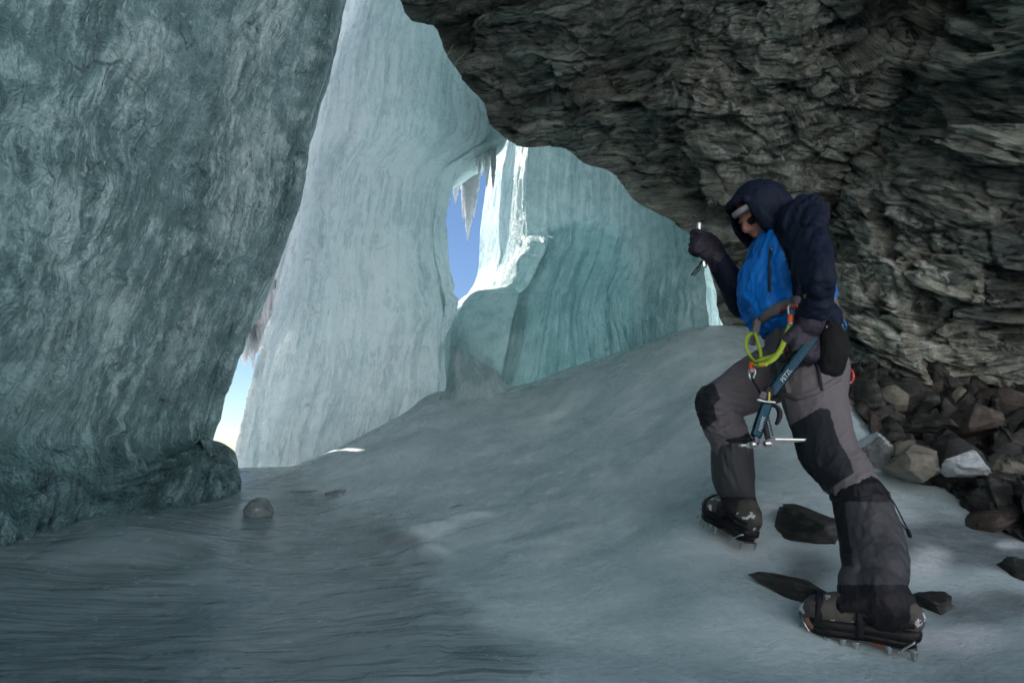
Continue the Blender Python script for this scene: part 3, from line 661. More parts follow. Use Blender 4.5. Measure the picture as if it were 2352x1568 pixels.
# ------------------------------------------------------------------ stones
def stone_mat(name, c1, c2, c3, foli=6.0, frost=0.0, rough=0.6):
    t = NT(name); P = t.coord()
    a = t.noise(t.mapp(P, (6, 6, 6 * foli), (R(20), R(25), 0)), 1.0, 7, 0.65, 0.3); b = t.noise(P, 14, 7, 0.65, 0.3); f = t.noise(P, 90, 4, 0.6)
    col = t.ramp(t.math('ADD', t.math('MULTIPLY', a, 0.5), t.math('MULTIPLY', b, 0.5)), [(0.36, c1), (0.5, c2), (0.66, c3)])
    if frost > 0:
        nz = t.n('SeparateXYZ', Vector=t.n('NewGeometry').outputs['Normal']).outputs[2]
        fm = t.ramp(t.math('ADD', nz, t.math('MULTIPLY', b, 0.8)), [(1.15 - frost, 0.0), (1.45 - frost, 0.95)])
        col = t.mix(fm, col, (0.55, 0.60, 0.62))
    p = t.bsdf(Base_Color=col, Roughness=rough, Normal=t.bump(f, .6, .004, t.bump(t.math('ADD', a, b), 0.9, 0.02)))
    return t.done(p)
M['st_dark'] = stone_mat('stone_dark', (0.007, 0.007, 0.007), (0.024, 0.024, 0.022), (0.11, 0.107, 0.097))
M['st_tan'] = stone_mat('stone_tan', (0.09, 0.083, 0.066), (0.17, 0.158, 0.128), (0.28, 0.26, 0.21), 3)
M['st_red'] = stone_mat('stone_red', (0.022, 0.017, 0.014), (0.065, 0.050, 0.040), (0.15, 0.12, 0.095), 5)
M['st_frost'] = stone_mat('stone_frost', (0.05, 0.055, 0.055), (0.13, 0.14, 0.14), (0.24, 0.25, 0.25), 4, 0.35, .5)
M['st_snow'] = stone_mat('stone_snow', (0.30, 0.33, 0.34), (0.46, 0.50, 0.52), (0.6, 0.63, 0.65), 2, 0.5, .6)
M['st_ice'] = ice_mat('ice_lump', (0.20, 0.27, 0.28), (0.36, 0.43, 0.44), (0.6, 0.66, 0.67), streak=0.2, trans=0.3, iso=9, crack=0.1, rough=.35)
def stone_geo(seed, scale, rot=(0, 0, 0), cuts=14, sub=4, rough=0.05, hard=0.62, top=0.95):
    bm = bmesh.new(); bmesh.ops.create_icosphere(bm, subdivisions=sub, radius=1.0)
    v = np.array([x.co[:] for x in bm.verts]); f = np.array([[q.index for q in p.verts] for p in bm.faces]); bm.free()
    r = np.random.RandomState(seed)
    for k in range(cuts):
        n = r.normal(size=3); n /= np.linalg.norm(n); d = r.uniform(hard, top)
        e = np.maximum(v @ n - d, 0); v = v - e[:, None] * n
    v = v * (1 + rough * fbm(v * 2.2, 4, seed)[:, None] * 1.5)
    q = v * (2, 2, 11); v = v * (1 + rough * 0.5 * fbm(q, 3, seed + 1, ridge=True)[:, None])
    v = v * np.array(scale)
    Rm = np.array(Matrix.Rotation(rot[2], 3, 'Z') @ Matrix.Rotation(rot[1], 3, 'Y') @ Matrix.Rotation(rot[0], 3, 'X'))
    return v @ Rm.T, f
def stone(name, px, py, Y, scale, seed, mat, label, cat, rot=(0, 0, 0), sink=0.0, sub=5, group=None, cuts=14, attrs=False, rough=0.05, hard=.62):
    v, f = stone_geo(seed, scale, rot, cuts, sub, rough, hard) if attrs else stone_geo(seed, [x_ * 1.35 for x_ in scale], rot, cuts + 4, sub, rough * 1.4, .42, .80); c = at(px, py, Y); 
    at_ = dict(flow=v.copy(), tint=np.full(len(v), .8)) if attrs else None
    me = make_mesh(name, v, f, [mat], attrs, at_); o = link(name, me); o.location = (c[0], c[1], c[2] - sink)
    if not attrs: 
        pass
    return tag(o, label, cat, group)
# named boulders (photo position, depth)
stone('boulder', 2100, 1062, 2.55, (.120, .10, .080), 3, M['st_tan'], 'flat-topped tan slab with a pale face at the foot of the rubble', 'boulder', (0.1, .14, .2), cuts=9, hard=.5)
stone('boulder', 2222, 1062, 2.45, (.095, .09, .055), 12, M['st_snow'], 'white frosted stone right of the tan slab', 'boulder', (0, .05, .3), rough=.08)
stone('boulder', 2245, 965, 2.8, (.095, .09, .085), 21, M['st_red'], 'reddish-brown angular block up in the rubble', 'boulder', (.2, .3, .5), cuts=9, hard=.5)
stone('boulder', 2150, 985, 2.9, (.16, .12, .06), 27, M['st_dark'], 'dark layered block above the tan slab', 'boulder', (.0, .2, .1), rough=.1)
stone('boulder', 2290, 1190, 2.4, (.12, .12, .10), 33, M['st_dark'], 'dark rounded boulder at the lower edge of the rubble by the frame edge', 'boulder', (.2, -.3, .3), rough=.08)
stone('boulder', 2003, 1045, 2.85, (.09, .12, .11), 41, M['st_frost'], 'ice-glazed grey boulder just right of the climber\'s knee', 'boulder', (.2, .2, .1), rough=.08)
stone('boulder', 1868, 1216, 2.32, (.165, .15, .105), 46, M['st_dark'], 'brown-black stone set in the ice between the climber\'s legs', 'boulder', (.1, .32, .1), sink=.01, rough=.05)
stone('boulder', 1842, 1325, 2.02, (.135, .13, .05), 55, M['st_dark'], 'rounded slate-grey stone sunk in the ice left of the near gaiter', 'boulder', (.0, .2, .2), sink=.046, rough=.05, hard=.8)
stone('boulder', 2142, 1392, 1.88, (.075, .07, .05), 61, M['st_dark'], 'black pointed stone behind the near boot heel', 'boulder', (.2, .75, .1), rough=.09)
stone('boulder', 2350, 1335, 2.0, (.07, .10, .08), 63, M['st_dark'], 'dark stone cut by the right edge of the frame on the grey ice', 'boulder', (.2, .3, .3), rough=.08)
stone('boulder', 2120, 905, 3.9, (.30, .22, .13), 71, M['st_dark'], 'long dark ledge block under the rock wall right of the hips', 'boulder', (.0, .15, .1), rough=.1)
stone('boulder', 1990, 935, 3.5, (.11, .11, .055), 77, M['st_dark'], 'low dark stone on the ice behind the climber', 'boulder', (.0, .2, .4), rough=.1)
stone('boulder', 2315, 1100, 2.6, (.11, .09, .07), 79, M['st_tan'], 'weathered tan-grey stone near the right edge, below the frosted stone', 'boulder', (.4, .2, .4), rough=.1)
# lumps of ice on the frozen stream
for a_ in [(594, 1166, 4.05, (.098, .095, .085), 81, 'smooth round ball of blue ice standing on the frozen stream', .015),
           (780, 1134, 4.55, (.115, .09, .045), 82, 'flat clear ice lump beyond the round ball', .01),
           (935, 1226, 3.35, (.14, .10, .055), 83, 'low dark ice hump in the middle of the floor', .02),
           (992, 1288, 2.95, (.06, .05, .03), 84, 'small dark ice knob just below the low hump', .008),
           (700, 1127, 4.6, (.11, .015, .008), 85, 'thin broken stick of ice lying left of the clear lump', 0.0),
           (1060, 1165, 3.7, (.07, .05, .02), 86, 'small pale ice plate above the low dark hump', 0.0)]:
    stone('ice_lump', a_[0], a_[1], a_[2], a_[3], a_[4], M['st_ice'], a_[5], 'ice lump', (0, 0, .2), a_[6], sub=4, attrs=True, rough=.09, hard=.72)
# broken rock debris heaped below the wall: nobody could count it
rs = np.random.RandomState(11); Vs, Fs = [], []; base = 0; lib = []
for k in range(10): lib.append(stone_geo(200 + k, (1, 1, 1), cuts=11, sub=2, rough=.05, hard=.22, top=.62))
nrub = 0
for k in range(5200):
    u = rs.rand(); v_ = rs.rand()
    px_ = 1960 + (2700 - 1960) * u
    top = np.interp(px_, [1960, 2040, 2180, 2352, 2700], [905, 900, 930, 975, 1050]); bot = np.interp(px_, [1960, 2020, 2100, 2200, 2280, 2352, 2700], [945, 1010, 1095, 1120, 1190, 1250, 1330])
    py_ = top + (bot - top) * v_ ** 0.9
    Yt = np.interp(px_, [1960, 2352, 2700], [4.0, 3.5, 3.1]); Yb = np.interp(px_, [1960, 2100, 2352, 2700], [3.3, 2.75, 2.25, 1.9])
    Yv = Yt + (Yb - Yt) * v_
    c = at(px_, py_, Yv); z = floor_z(c[0], c[1])[0]
    s_ = 0.010 + 0.11 * rs.rand() ** 5.0
    v, f = lib[k % 10]; a3 = rs.rand(3) * 6.28
    Rm = np.array(Matrix.Rotation(a3[0], 3, 'Z') @ Matrix.Rotation(a3[1] * .2 + .1, 3, 'Y') @ Matrix.Rotation(a3[2] * .25, 3, 'X'))
    v = (v * (s_ * 2.6, s_ * 1.9, s_ * (.5 + .7 * rs.rand()))) @ Rm.T
    # heap height rises to the wall
    Vs.append(v + (c[0], c[1], z * .75 + c[2] * .25 + rs.uniform(-.01, .01))); Fs.append(f + base); base += len(v)
rb = link('rubble', make_mesh('rubble', np.vstack(Vs), np.vstack(Fs), [M['st_dark'], M['st_tan'], M['st_red']], False, None, np.repeat(rs.choice([0] * 12 + [1, 2, 2], 5200), len(Fs[0]))))
tag(rb, 'heap of broken dark rock fragments along the foot of the wall', 'rubble', None, 'stuff')
# ================================================================== CLIMBER
def fabric(name, col, rough=0.6, wr=0.4, wscale=9, spec=0.3, vary=0.25, sheen=0.0):
    t = NT(name); P = t.coord()
    n1 = t.noise(P, wscale, 5, 0.6, 0.6); n2 = t.noise(P, 420, 2, 0.5); n3 = t.noise(P, 3.5, 4, 0.6)
    c = t.mix(t.ramp(n3, [(0.3, 1.0), (0.7, 0.0)]), col, tuple(x * (1 - vary) for x in col))
    p = t.bsdf(Base_Color=c, Roughness=rough, Normal=t.bump(n2, 0.25, 0.0006, t.bump(n1, wr, 0.012)))
    p.inputs['Specular IOR Level'].default_value = spec
    return t.done(p)
M['navy'] = fabric('navy_shell', (0.0045, 0.009, 0.025), 0.7, .35, spec=.2)
M['blue'] = fabric('blue_shell', (0.004, 0.16, 0.56), 0.55, .4, spec=.2)
M['trouser'] = fabric('grey_trousers', (0.155, 0.138, 0.145), 0.75, .5)
M['patch'] = fabric('dark_patch', (0.016, 0.020, 0.026), 0.7, .3)
M['gaiter'] = fabric('gaiter_grey', (0.055, 0.056, 0.062), 0.55, .4)
M['black'] = fabric('black_fabric', (0.010, 0.009, 0.013), 0.6, .5)
M['glove'] = fabric('glove_fabric', (0.026, 0.021, 0.034), 0.55, .5, 30)
M['pouch'] = fabric('pouch_black', (0.005, 0.005, 0.006), 0.8, .3)
M['lime'] = fabric('lime_webbing', (0.30, 0.42, 0.03), 0.6, .2, 40)
M['belt'] = fabric('belt_grey', (0.13, 0.115, 0.12), 0.7, .2, 30)
M['boot'] = fabric('boot_leather', (0.12, 0.11, 0.095), 0.6, .5, 40, vary=.6)
M['rubber'] = fabric('rubber', (0.008, 0.008, 0.009), 0.5, .3, 40)
M['orange'] = fabric('orange_plastic', (0.70, 0.10, 0.01), 0.4, .1)
M['redmetal'] = fabric('red_metal', (0.45, 0.02, 0.02), 0.3, .05, spec=.7)
M['yellow'] = fabric('yellow_plastic', (0.60, 0.50, 0.05), 0.4, .1)
M['beard'] = fabric('beard', (0.012, 0.008, 0.006), 0.9, .9, 90)
M['cap'] = fabric('pale_band', (0.42, 0.42, 0.44), 0.6, .2, 40)
def metal(name, col, rough, scr=60):
    t = NT(name); P = t.coord(); n = t.noise(P, scr, 5, 0.6)
    p = t.bsdf(Base_Color=t.mix(t.ramp(n, [(0.35, 0.5), (0.65, 0.0)]), col, tuple(x * .5 for x in col)), Metallic=0.9, Roughness=t.ramp(n, [(0.3, rough * .6), (0.7, rough * 1.4)]), Normal=t.bump(n, .15, .001))
    return t.done(p)
M['steel'] = metal('steel', (0.50, 0.51, 0.52), 0.35); M['darksteel'] = metal('dark_steel', (0.10, 0.11, 0.12), 0.4)
M['shaft'] = metal('shaft_blue', (0.012, 0.036, 0.052), 0.35); M['alu'] = metal('brushed_alloy', (0.62, 0.66, 0.62), 0.3)
t = NT('skin'); P = t.coord(); n = t.noise(P, 40, 4, .6)
p = t.bsdf(Base_Color=t.mix(n, (0.36, 0.17, 0.12), (0.22, 0.095, 0.07)), Roughness=0.5, Normal=t.bump(t.noise(P, 180, 3, .5), .2, .001)); p.inputs['Subsurface Weight'].default_value = 0.1
p.inputs['Subsurface Radius'].default_value = (0.01, 0.004, 0.002); M['skin'] = t.done(p)
t = NT('white_letters'); M['letters'] = t.done(t.bsdf(Base_Color=(0.42, 0.45, 0.47), Roughness=0.5))
t = NT('boot_snow'); M['bootsnow'] = t.done(t.bsdf(Base_Color=t.ramp(t.noise(t.coord(), 60, 4), [(.35, (.35, .37, .4)), (.65, (.7, .72, .76))]), Roughness=.7))

class Geo:
    def __init__(s): s.v = []; s.f = []; s.n = 0
    def add(s, v, f):
        s.v.append(np.asarray(v, float)); s.f += [tuple(int(i) + s.n for i in q) for q in f]; s.n += len(v); return s
    def tube(s, pts, a, b=None, side=(0, 1, 0), seg=20, m=None, cap=True, expo=1.0):
        """pts (k,3); a radius along 'side', b radius across; smooth resample; round caps"""
        pts = np.asarray([list(p) for p in pts], float); k = len(pts); a = np.broadcast_to(np.asarray(a, float), k); b = a if b is None else np.broadcast_to(np.asarray(b, float), k)
        m = m or max(4, (k - 1) * 7 + 1)
        C = cr(np.column_stack([pts, a, b]), m) if k > 1 else None
        c, a, b = C[:, :3], np.maximum(C[:, 3], .0005), np.maximum(C[:, 4], .0005)
        ax = np.gradient(c, axis=0); ax /= np.linalg.norm(ax, axis=1)[:, None]
        S = np.asarray(side, float); sd = S - (ax @ S)[:, None] * ax; l = np.linalg.norm(sd, axis=1)[:, None]; sd = sd / np.maximum(l, 1e-6)
        up = np.cross(ax, sd)
        rings = []; 
        def ring(cc, sdv, upv, aa, bb):
            t_ = np.linspace(0, 2 * np.pi, seg, endpoint=False); ct, st_ = np.cos(t_), np.sin(t_)
            if expo != 1.0: ct = np.sign(ct) * np.abs(ct) ** expo; st_ = np.sign(st_) * np.abs(st_) ** expo
            return cc + aa * ct[:, None] * sdv + bb * st_[:, None] * upv
        if cap:
            for th in (0.12, 0.5, 0.9, 1.25):
                q = math.sin(th); o = math.cos(th) * min(a[0], b[0]); rings.append(ring(c[0] - ax[0] * o, sd[0], up[0], a[0] * q, b[0] * q))
        for i in range(m): rings.append(ring(c[i], sd[i], up[i], a[i], b[i]))
        if cap:
            for th in (1.25, 0.9, 0.5, 0.12):
                q = math.sin(th); o = math.cos(th) * min(a[-1], b[-1]); rings.append(ring(c[-1] + ax[-1] * o, sd[-1], up[-1], a[-1] * q, b[-1] * q))
        Gv = np.array(rings); nr = len(Gv)
        f = [tuple(x) for x in grid_faces(nr, seg, True)] + [tuple(range(seg))[::-1], tuple(range((nr - 1) * seg, nr * seg))]
        return s.add(Gv.reshape(-1, 3), f)
    def ball(s, c, r, Rm=None, seg=20):
        r = np.broadcast_to(np.asarray(r, float), 3); th = np.linspace(0.08, np.pi - .08, 13); ph = np.linspace(0, 2 * np.pi, seg, endpoint=False)
        T, Pp = np.meshgrid(th, ph, indexing='ij'); v = np.stack([np.sin(T) * np.cos(Pp), np.sin(T) * np.sin(Pp), np.cos(T)], -1).reshape(-1, 3) * r
        if Rm is not None: v = v @ np.asarray(Rm).T * .88
        f = [tuple(x)[::-1] for x in grid_faces(13, seg, True)] + [tuple(range(seg)), tuple(range(12 * seg, 13 * seg))[::-1]]
        return s.add(v + np.asarray(list(c)), f)
    def box(s, c, h, Rm=None):
        v = np.array([[x, y, z] for x in (-1, 1) for y in (-1, 1) for z in (-1, 1)], float) * h
        if Rm is not None: v = v @ np.asarray(Rm).T
        return s.add(v + np.asarray(list(c)), [(0, 1, 3, 2), (4, 6, 7, 5), (0, 4, 5, 1), (2, 3, 7, 6), (0, 2, 6, 4), (1, 5, 7, 3)])
    def ext(s, outline, origin, X, Y, Z, th):
        """outline (2D) in X,Y axes at origin, extruded +-th/2 along Z"""
        o = np.asarray(list(origin)); X, Y, Z = (np.asarray(list(q)) for q in (X, Y, Z)); P2 = np.asarray(outline, float); n = len(P2)
        v = np.vstack([o + P2[:, :1] * X + P2[:, 1:] * Y + k * Z * th / 2 for k in (-1, 1)])
        return s.add(v, [tuple(range(n))[::-1], tuple(range(n, 2 * n))] + [(i, (i + 1) % n, n + (i + 1) % n, n + i) for i in range(n)])
    def mesh(s, name, mats, smooth=True):
        me = make_mesh(name, np.vstack(s.v), s.f, mats, smooth)
        return me
    def obj(s, name, mat, parent=None, smooth=True, bevel=0.0, L=None):
        me = s.mesh(name, [mat], smooth)
        bm = bmesh.new(); bm.from_mesh(me); bmesh.ops.recalc_face_normals(bm, faces=bm.faces)
        if bevel > 0: bmesh.ops.bevel(bm, geom=[e for e in bm.edges if len(e.link_faces) == 2 and e.calc_face_angle(0) > .6], offset=bevel, segments=2, affect='EDGES')
        bm.to_mesh(me); bm.free()
        o = link(name, me, parent)
        if L: o['label'] = L
        return o
def remesh(geo, voxel, iters=4, lam=0.5):
    """union of all pieces as one continuous surface; returns verts, faces (numpy)"""
    me = geo.mesh('tmp', []); bm = bmesh.new(); bm.from_mesh(me); bmesh.ops.recalc_face_normals(bm, faces=bm.faces); bm.to_mesh(me); bm.free()
    o = bpy.data.objects.new('tmp', me); COL.objects.link(o)
    md = o.modifiers.new('r', 'REMESH'); md.mode = 'VOXEL'; md.voxel_size = voxel; md.adaptivity = 0
    dg = bpy.context.evaluated_depsgraph_get(); ev = o.evaluated_get(dg); m2 = bpy.data.meshes.new_from_object(ev)
    v = np.zeros(len(m2.vertices) * 3); m2.vertices.foreach_get('co', v); v = v.reshape(-1, 3)
    f = np.array([list(p.vertices) for p in m2.polygons if len(p.vertices) == 4])
    bpy.data.objects.remove(o); bpy.data.meshes.remove(m2); bpy.data.meshes.remove(me)
    e = np.vstack([f[:, [0, 1]], f[:, [1, 2]], f[:, [2, 3]], f[:, [3, 0]]])
    deg = np.zeros(len(v)); np.add.at(deg, e[:, 0], 1); np.add.at(deg, e[:, 1], 1); deg = np.maximum(deg, 1)
    for it in range(iters):
        for l_ in (lam, -lam * 0.9) if it % 3 else (lam,):
            s_ = np.zeros_like(v); 
            for ax in range(3):
                s_[:, ax] = np.bincount(e[:, 0], v[e[:, 1], ax], len(v)) + np.bincount(e[:, 1], v[e[:, 0], ax], len(v))
            v = v + l_ * (s_ / deg[:, None] - v)
    return v, f
def vnorm(v, f):
    n = np.cross(v[f[:, 2]] - v[f[:, 0]], v[f[:, 3]] - v[f[:, 1]]); o = np.zeros_like(v)
    for k in range(4):
        for ax in range(3): o[:, ax] += np.bincount(f[:, k], n[:, ax], len(v))
    return o / np.maximum(np.linalg.norm(o, axis=1), 1e-12)[:, None]
def cloth_obj(name, geo, voxel, mats, parent, folds=None, idx=None, iters=4, L=None, cut=None):
    v, f = remesh(geo, voxel, iters); n = vnorm(v, f)
    if folds is not None: v = v + n * folds(v)[:, None]
    if cut is not None:
        keep = cut(v); fk = keep[f].all(1); f = f[fk]
        used = np.unique(f); mp = -np.ones(len(v), int); mp[used] = np.arange(len(used)); v = v[used]; f = mp[f]
    mi = None
    if idx is not None: mi = idx(v[f].mean(1))
    o = link(name, make_mesh(name, v, f, mats, True, None, mi), parent)
    if L: o['label'] = L
    return o
def pj(v):
    x, y = proj(np.asarray(v)); return x, y
def inside(px, py, poly):
    poly = np.asarray(poly, float); c = np.zeros(len(px), bool); j = len(poly) - 1
    for i in range(len(poly)):
        xi, yi = poly[i]; xj, yj = poly[j]
        c ^= ((yi > py) != (yj > py)) & (px < (xj - xi) * (py - yi) / (yj - yi + 1e-9) + xi); j = i
    return c
def wr(v, d, hi, lo, amp, seed, ridge=True, oct=3):
    """wrinkles running along direction d"""
    d = np.array(d, float); d /= np.linalg.norm(d); al = (v @ d)[:, None] * d; return fbm(al * lo + (v - al) * hi, oct, seed, ridge=ridge) * amp
def nrm(a): a = np.asarray(a, float); return a / np.linalg.norm(a)

base = V(1930, 1480, 1.8)
person = empty('person', base)
tag(person, 'climber in blue and navy hooded jacket, grey trousers and crampons, stepping up the ice', 'person')
PM = Matrix.Translation(base)
def keep(o):                 # geometry is written in world space: undo the parent's offset
    o.matrix_parent_inverse = PM.inverted(); return o
_l = link
def link(name, me, parent=None):
    o = _l(name, me, parent)
    if parent is person: o.matrix_parent_inverse = PM.inverted()
    return o
# ---- joints (photo position, depth)
J = dict(
 neck=V(1782, 528, 2.17), chest=V(1806, 610, 2.17), waist=V(1818, 715, 2.17), pelvis=V(1846, 800, 2.15),
 shN=V(1846, 512, 1.99), elN=V(1876, 640, 1.84), wrN=V(1864, 728, 1.90), haN=V(1852, 785, 1.92),
 shF=V(1772, 560, 2.33), elF=V(1712, 700, 2.40), wrF=V(1652, 602, 2.36), haF=V(1622, 566, 2.34),
 hipN=V(1866, 838, 2.06), knN=V(1930, 1078, 1.885), anN=V(2026, 1392, 1.69),
 hipF=V(1818, 838, 2.24), knF=V(1643, 925, 2.25), anF=V(1702, 1172, 2.27))
px2m = lambda p, Y: p * Y / FPX
# ---- head frame
hd = V(1746, 494, 2.17); fw = nrm((-0.84, -0.16, -0.56)); sdv = nrm(np.cross(fw, (0, 0, 1))); upv = np.cross(sdv, fw); HR = np.column_stack([fw, sdv, upv])
HS = .88
def H(f_, s_, u_): return np.asarray(hd) + HR @ (np.array([f_, s_, u_]) * HS)
# ---- body: one continuous surface from crown to toes
def fingers(g, palm, X, Yv, Z, curl, sc_=1.0, rr=1.0, thumb=1):
    """palm centre; X towards fingers, Yv across the palm (index side +), Z out of the back of the hand; curl list per finger"""
    palm = np.asarray(list(palm)); X, Yv, Z = nrm(X), nrm(Yv), nrm(Z)
    g.tube([palm - X * .045 * sc_, palm, palm + X * .040 * sc_], np.array([.030, .040, .041]) * sc_ * (0.6 + .4 * rr), np.array([.020, .019, .016]) * sc_ * (.6 + .4 * rr), side=Yv)
    for k, (off, ln) in enumerate([(.030, .070), (.0105, .078), (-.0100, .073), (-.0290, .058)]):
        p0 = palm + X * .036 * sc_ + Yv * off * sc_; a_ = 0.0; pts = [p0 - X * .02 * sc_, p0]; cu = curl[k]
        for seg_, fr in enumerate((.44, .31, .25)):
            a_ += cu * (0.85, 1.15, .8)[seg_]; d_ = X * math.cos(a_) - Z * math.sin(a_); pts.append(pts[-1] + d_ * ln * fr * sc_)
        r_ = np.array([.0108, .0112, .0104, .0098, .0082]) * sc_ * rr
        g.tube(pts, r_, side=Yv, seg=12)
    t0 = palm - X * .02 * sc_ + Yv * .030 * sc_ * thumb
    d1 = nrm(X * .75 + Yv * .45 * thumb - Z * .5); d2 = nrm(X * .8 - Yv * .05 * thumb - Z * .6)
    g.tube([t0, t0 + d1 * .035 * sc_, t0 + d1 * .035 * sc_ + d2 * .028 * sc_, t0 + d1 * .035 * sc_ + d2 * .052 * sc_], np.array([.0150, .0130, .0118, .0098]) * sc_ * rr, side=Z, seg=12)
handN = dict(palm=V(1850, 782, 1.915), X=nrm((-.18, -.10, -1)), Yv=nrm((-1, -.25, .15)), Z=nrm((.25, -1, 0)), curl=[1.05, 1.12, 1.15, 1.2], thumb=1)
# far hand: fist round an upright shaft
handF = dict(palm=V(1628, 572, 2.35), X=nrm((-.85, -.25, .55)), Yv=nrm((.45, .0, .9)), Z=nrm((.1, -1.0, -.15)), curl=[.75, 1.1, 1.25, 1.3], thumb=1)
B = Geo()
B.tube([J['pelvis'], J['waist'], J['chest'], V(1800, 555, 2.17)], [.145, .13, .155, .11], [.105, .10, .115, .09])
B.tube([J['shN'], J['chest'] * .4 + J['neck'] * .6, J['shF']], [.05, .07, .05])
B.tube([V(1800, 560, 2.17), J['neck'], Vector(H(-.02, 0, -.06))], [.062, .052, .05])
for a_, b_, c_, h_ in ((J['shN'], J['elN'], J['wrN'], handN), (J['shF'], J['elF'], J['wrF'], handF)):
    B.tube([a_, a_.lerp(b_, .5), b_, b_.lerp(c_, .4), c_, Vector(h_['palm'])], [.048, .045, .038, .036, .020, .020])
    fingers(B, h_['palm'], h_['X'], h_['Yv'], h_['Z'], h_['curl'], .9, .7, h_['thumb'])
for a_, b_, c_, toe in ((J['hipN'], J['knN'], J['anN'], V(1868, 1425, 1.77)), (J['hipF'], J['knF'], J['anF'], V(1640, 1188, 2.42))):
    B.tube([a_, a_.lerp(b_, .5), b_, (V(1985, 1190, 1.81) if a_ is J['hipN'] else V(1682, 1030, 2.27)), c_], [.088, .075, .052, .050, .036])
    B.tube([c_, c_.lerp(toe, .5) + Vector((0, 0, -.02)), toe], [.036, .034, .026])
B.ball(H(-.012, 0, .035), (.098, .078, .098), HR)                     # skull
B.ball(H(.040, 0, -.035), (.055, .055, .070), HR)                     # face
B.ball(H(.045, 0, -.095), (.034, .036, .026), HR)                     # chin
B.ball(H(.080, 0, .022), (.018, .050, .014), HR)                      # brow
B.tube([H(.088, 0, .012), H(.110, 0, -.018), H(.098, 0, -.034)], [.009, .014, .011], [.009, .013, .009], side=sdv, seg=12)
B.ball(H(.092, .012, -.032), (.010, .009, .008), HR, 10); B.ball(H(.092, -.012, -.032), (.010, .009, .008), HR, 10)
B.ball(H(.088, 0, -.056), (.013, .024, .006), HR, 12); B.ball(H(.086, 0, -.068), (.012, .021, .007), HR, 12)   # lips
for s_ in (1, -1):
    B.ball(H(.058, s_ * .040, -.022), (.022, .018, .018), HR, 12)       # cheeks
    B.ball(H(-.008, s_ * .080, -.010), (.018, .008, .030), HR, 12)      # ears
body = cloth_obj('body', B, .0042, [M['skin']], person, iters=3)
for s_ in (1, -1):
    e = Geo().ball(H(.075, s_ * .031, .000), .0135, None, 16).obj('eye', M['rubber'], person)
# beard, headband, sunglasses
bd = Geo(); bd.ball(H(.040, 0, -.100), (.044, .048, .036), HR); bd.ball(H(.014, .040, -.070), (.035, .022, .045), HR); bd.ball(H(.014, -.040, -.070), (.035, .022, .045), HR); bd.ball(H(.088, 0, -.046), (.010, .022, .004), HR, 10)
cloth_obj('beard', bd, .004, [M['beard']], person, folds=lambda v: fbm(v * 90, 2, 4) * .003)
hb = Geo(); an = np.linspace(-1.5, 1.5, 16)
hb.tube([H(-.012 + .112 * math.cos(a), .090 * math.sin(a), .052 + .012 * math.cos(a)) for a in an], [.0125] * 16, [.006] * 16, side=upv, seg=12)
hb.obj('headband', M['cap'], person)
gl = Geo()
for s_ in (1, -1): gl.ball(H(.084, s_ * .030, .000), (.010, .024, .018), HR, 16)
gl.tube([H(.080, .05, .004), H(.04, .082, .004), H(-.01, .088, .004)], .0022, side=upv, seg=8); gl.tube([H(.080, -.05, .004), H(.04, -.082, .004), H(-.01, -.088, .004)], .0022, side=upv, seg=8)
gl.obj('sunglasses', M['rubber'], person)

# ---- jacket
K = Geo()
K.tube([V(1842, 750, 2.15), V(1820, 712, 2.16), V(1806, 640, 2.165), V(1803, 580, 2.17), V(1808, 530, 2.17)], [.178, .168, .190, .185, .13], [px2m(68, 2.15), px2m(86, 2.16), px2m(92, 2.16), px2m(80, 2.17), px2m(58, 2.17)], seg=28)
K.tube([V(1862, 752, 2.15), V(1846, 732, 2.15), V(1830, 700, 2.15)], [.165, .165, .155], [px2m(50, 2.15), px2m(58, 2.15), px2m(70, 2.15)], seg=28)
K.tube([V(1758, 735, 2.16), V(1740, 690, 2.16), V(1745, 630, 2.17)], [.10, .11, .11], [px2m(30, 2.15), px2m(38, 2.15), px2m(44, 2.15)])
K.tube([J['shN'] + Vector((0, .03, 0)), V(1815, 525, 2.17), J['shF']], [.078, .10, .075])
K.tube([V(1842, 508, 2.0), V(1858, 552, 1.95), V(1866, 610, 1.88), J['elN'], V(1874, 680, 1.87), V(1868, 712, 1.89)], [.085, .082, .078, .070, .062, .054], [px2m(42, 1.98), px2m(42, 1.93), px2m(41, 1.86), px2m(38, 1.86), px2m(37, 1.87), px2m(35, 1.89)], seg=24)
K.tube([J['shF'], J['shF'].lerp(J['elF'], .5), J['elF'] + Vector((.01, 0, -.01)), J['elF'].lerp(J['wrF'], .5), J['wrF'].lerp(J['haF'], -.05)], [.072, .066, .062, .054, .044])
K.ball(V(1842, 506, 2.08), (.088, .12, .085))
def jfold(v):
    x, y = pj(v)
    arm = np.exp(-((x - 1872) / 42) ** 2) * (y > 520) * (v[:, 1] < 2.02)
    farm = (v[:, 1] > 2.2) & (x < 1735)
    body_ = 1 - np.clip(arm + farm, 0, 1)
    f = (wr(v, (.50, 0, .85), 15, 2.2, .030, 5, False) + wr(v, (.35, .2, .9), 30, 5, .007, 8)) * body_
    f = f + arm * (wr(v, (1, .3, .15), 18, 5, .022, 15, False) * sstep(580, 660, y) + wr(v, (.05, 0, 1), 22, 3, .020, 17, False) * sstep(660, 580, y))
    f = f + farm * wr(v, (.5, .4, -.8), 30, 10, .006, 21)
    cin = np.exp(-((y - (742 - 0.62 * (x - 1745))) / 14) ** 2) * (v[:, 1] < 2.16) * (x < 1850) * (x > 1700)     # cinched by the belt
    return f - cin * .012
bluep = [(1640, 790), (1706, 560), (1722, 545), (1752, 512), (1758, 508), (1770, 520), (1784, 548), (1800, 580), (1816, 630), (1822, 700), (1826, 760), (1830, 800), (1700, 830)]
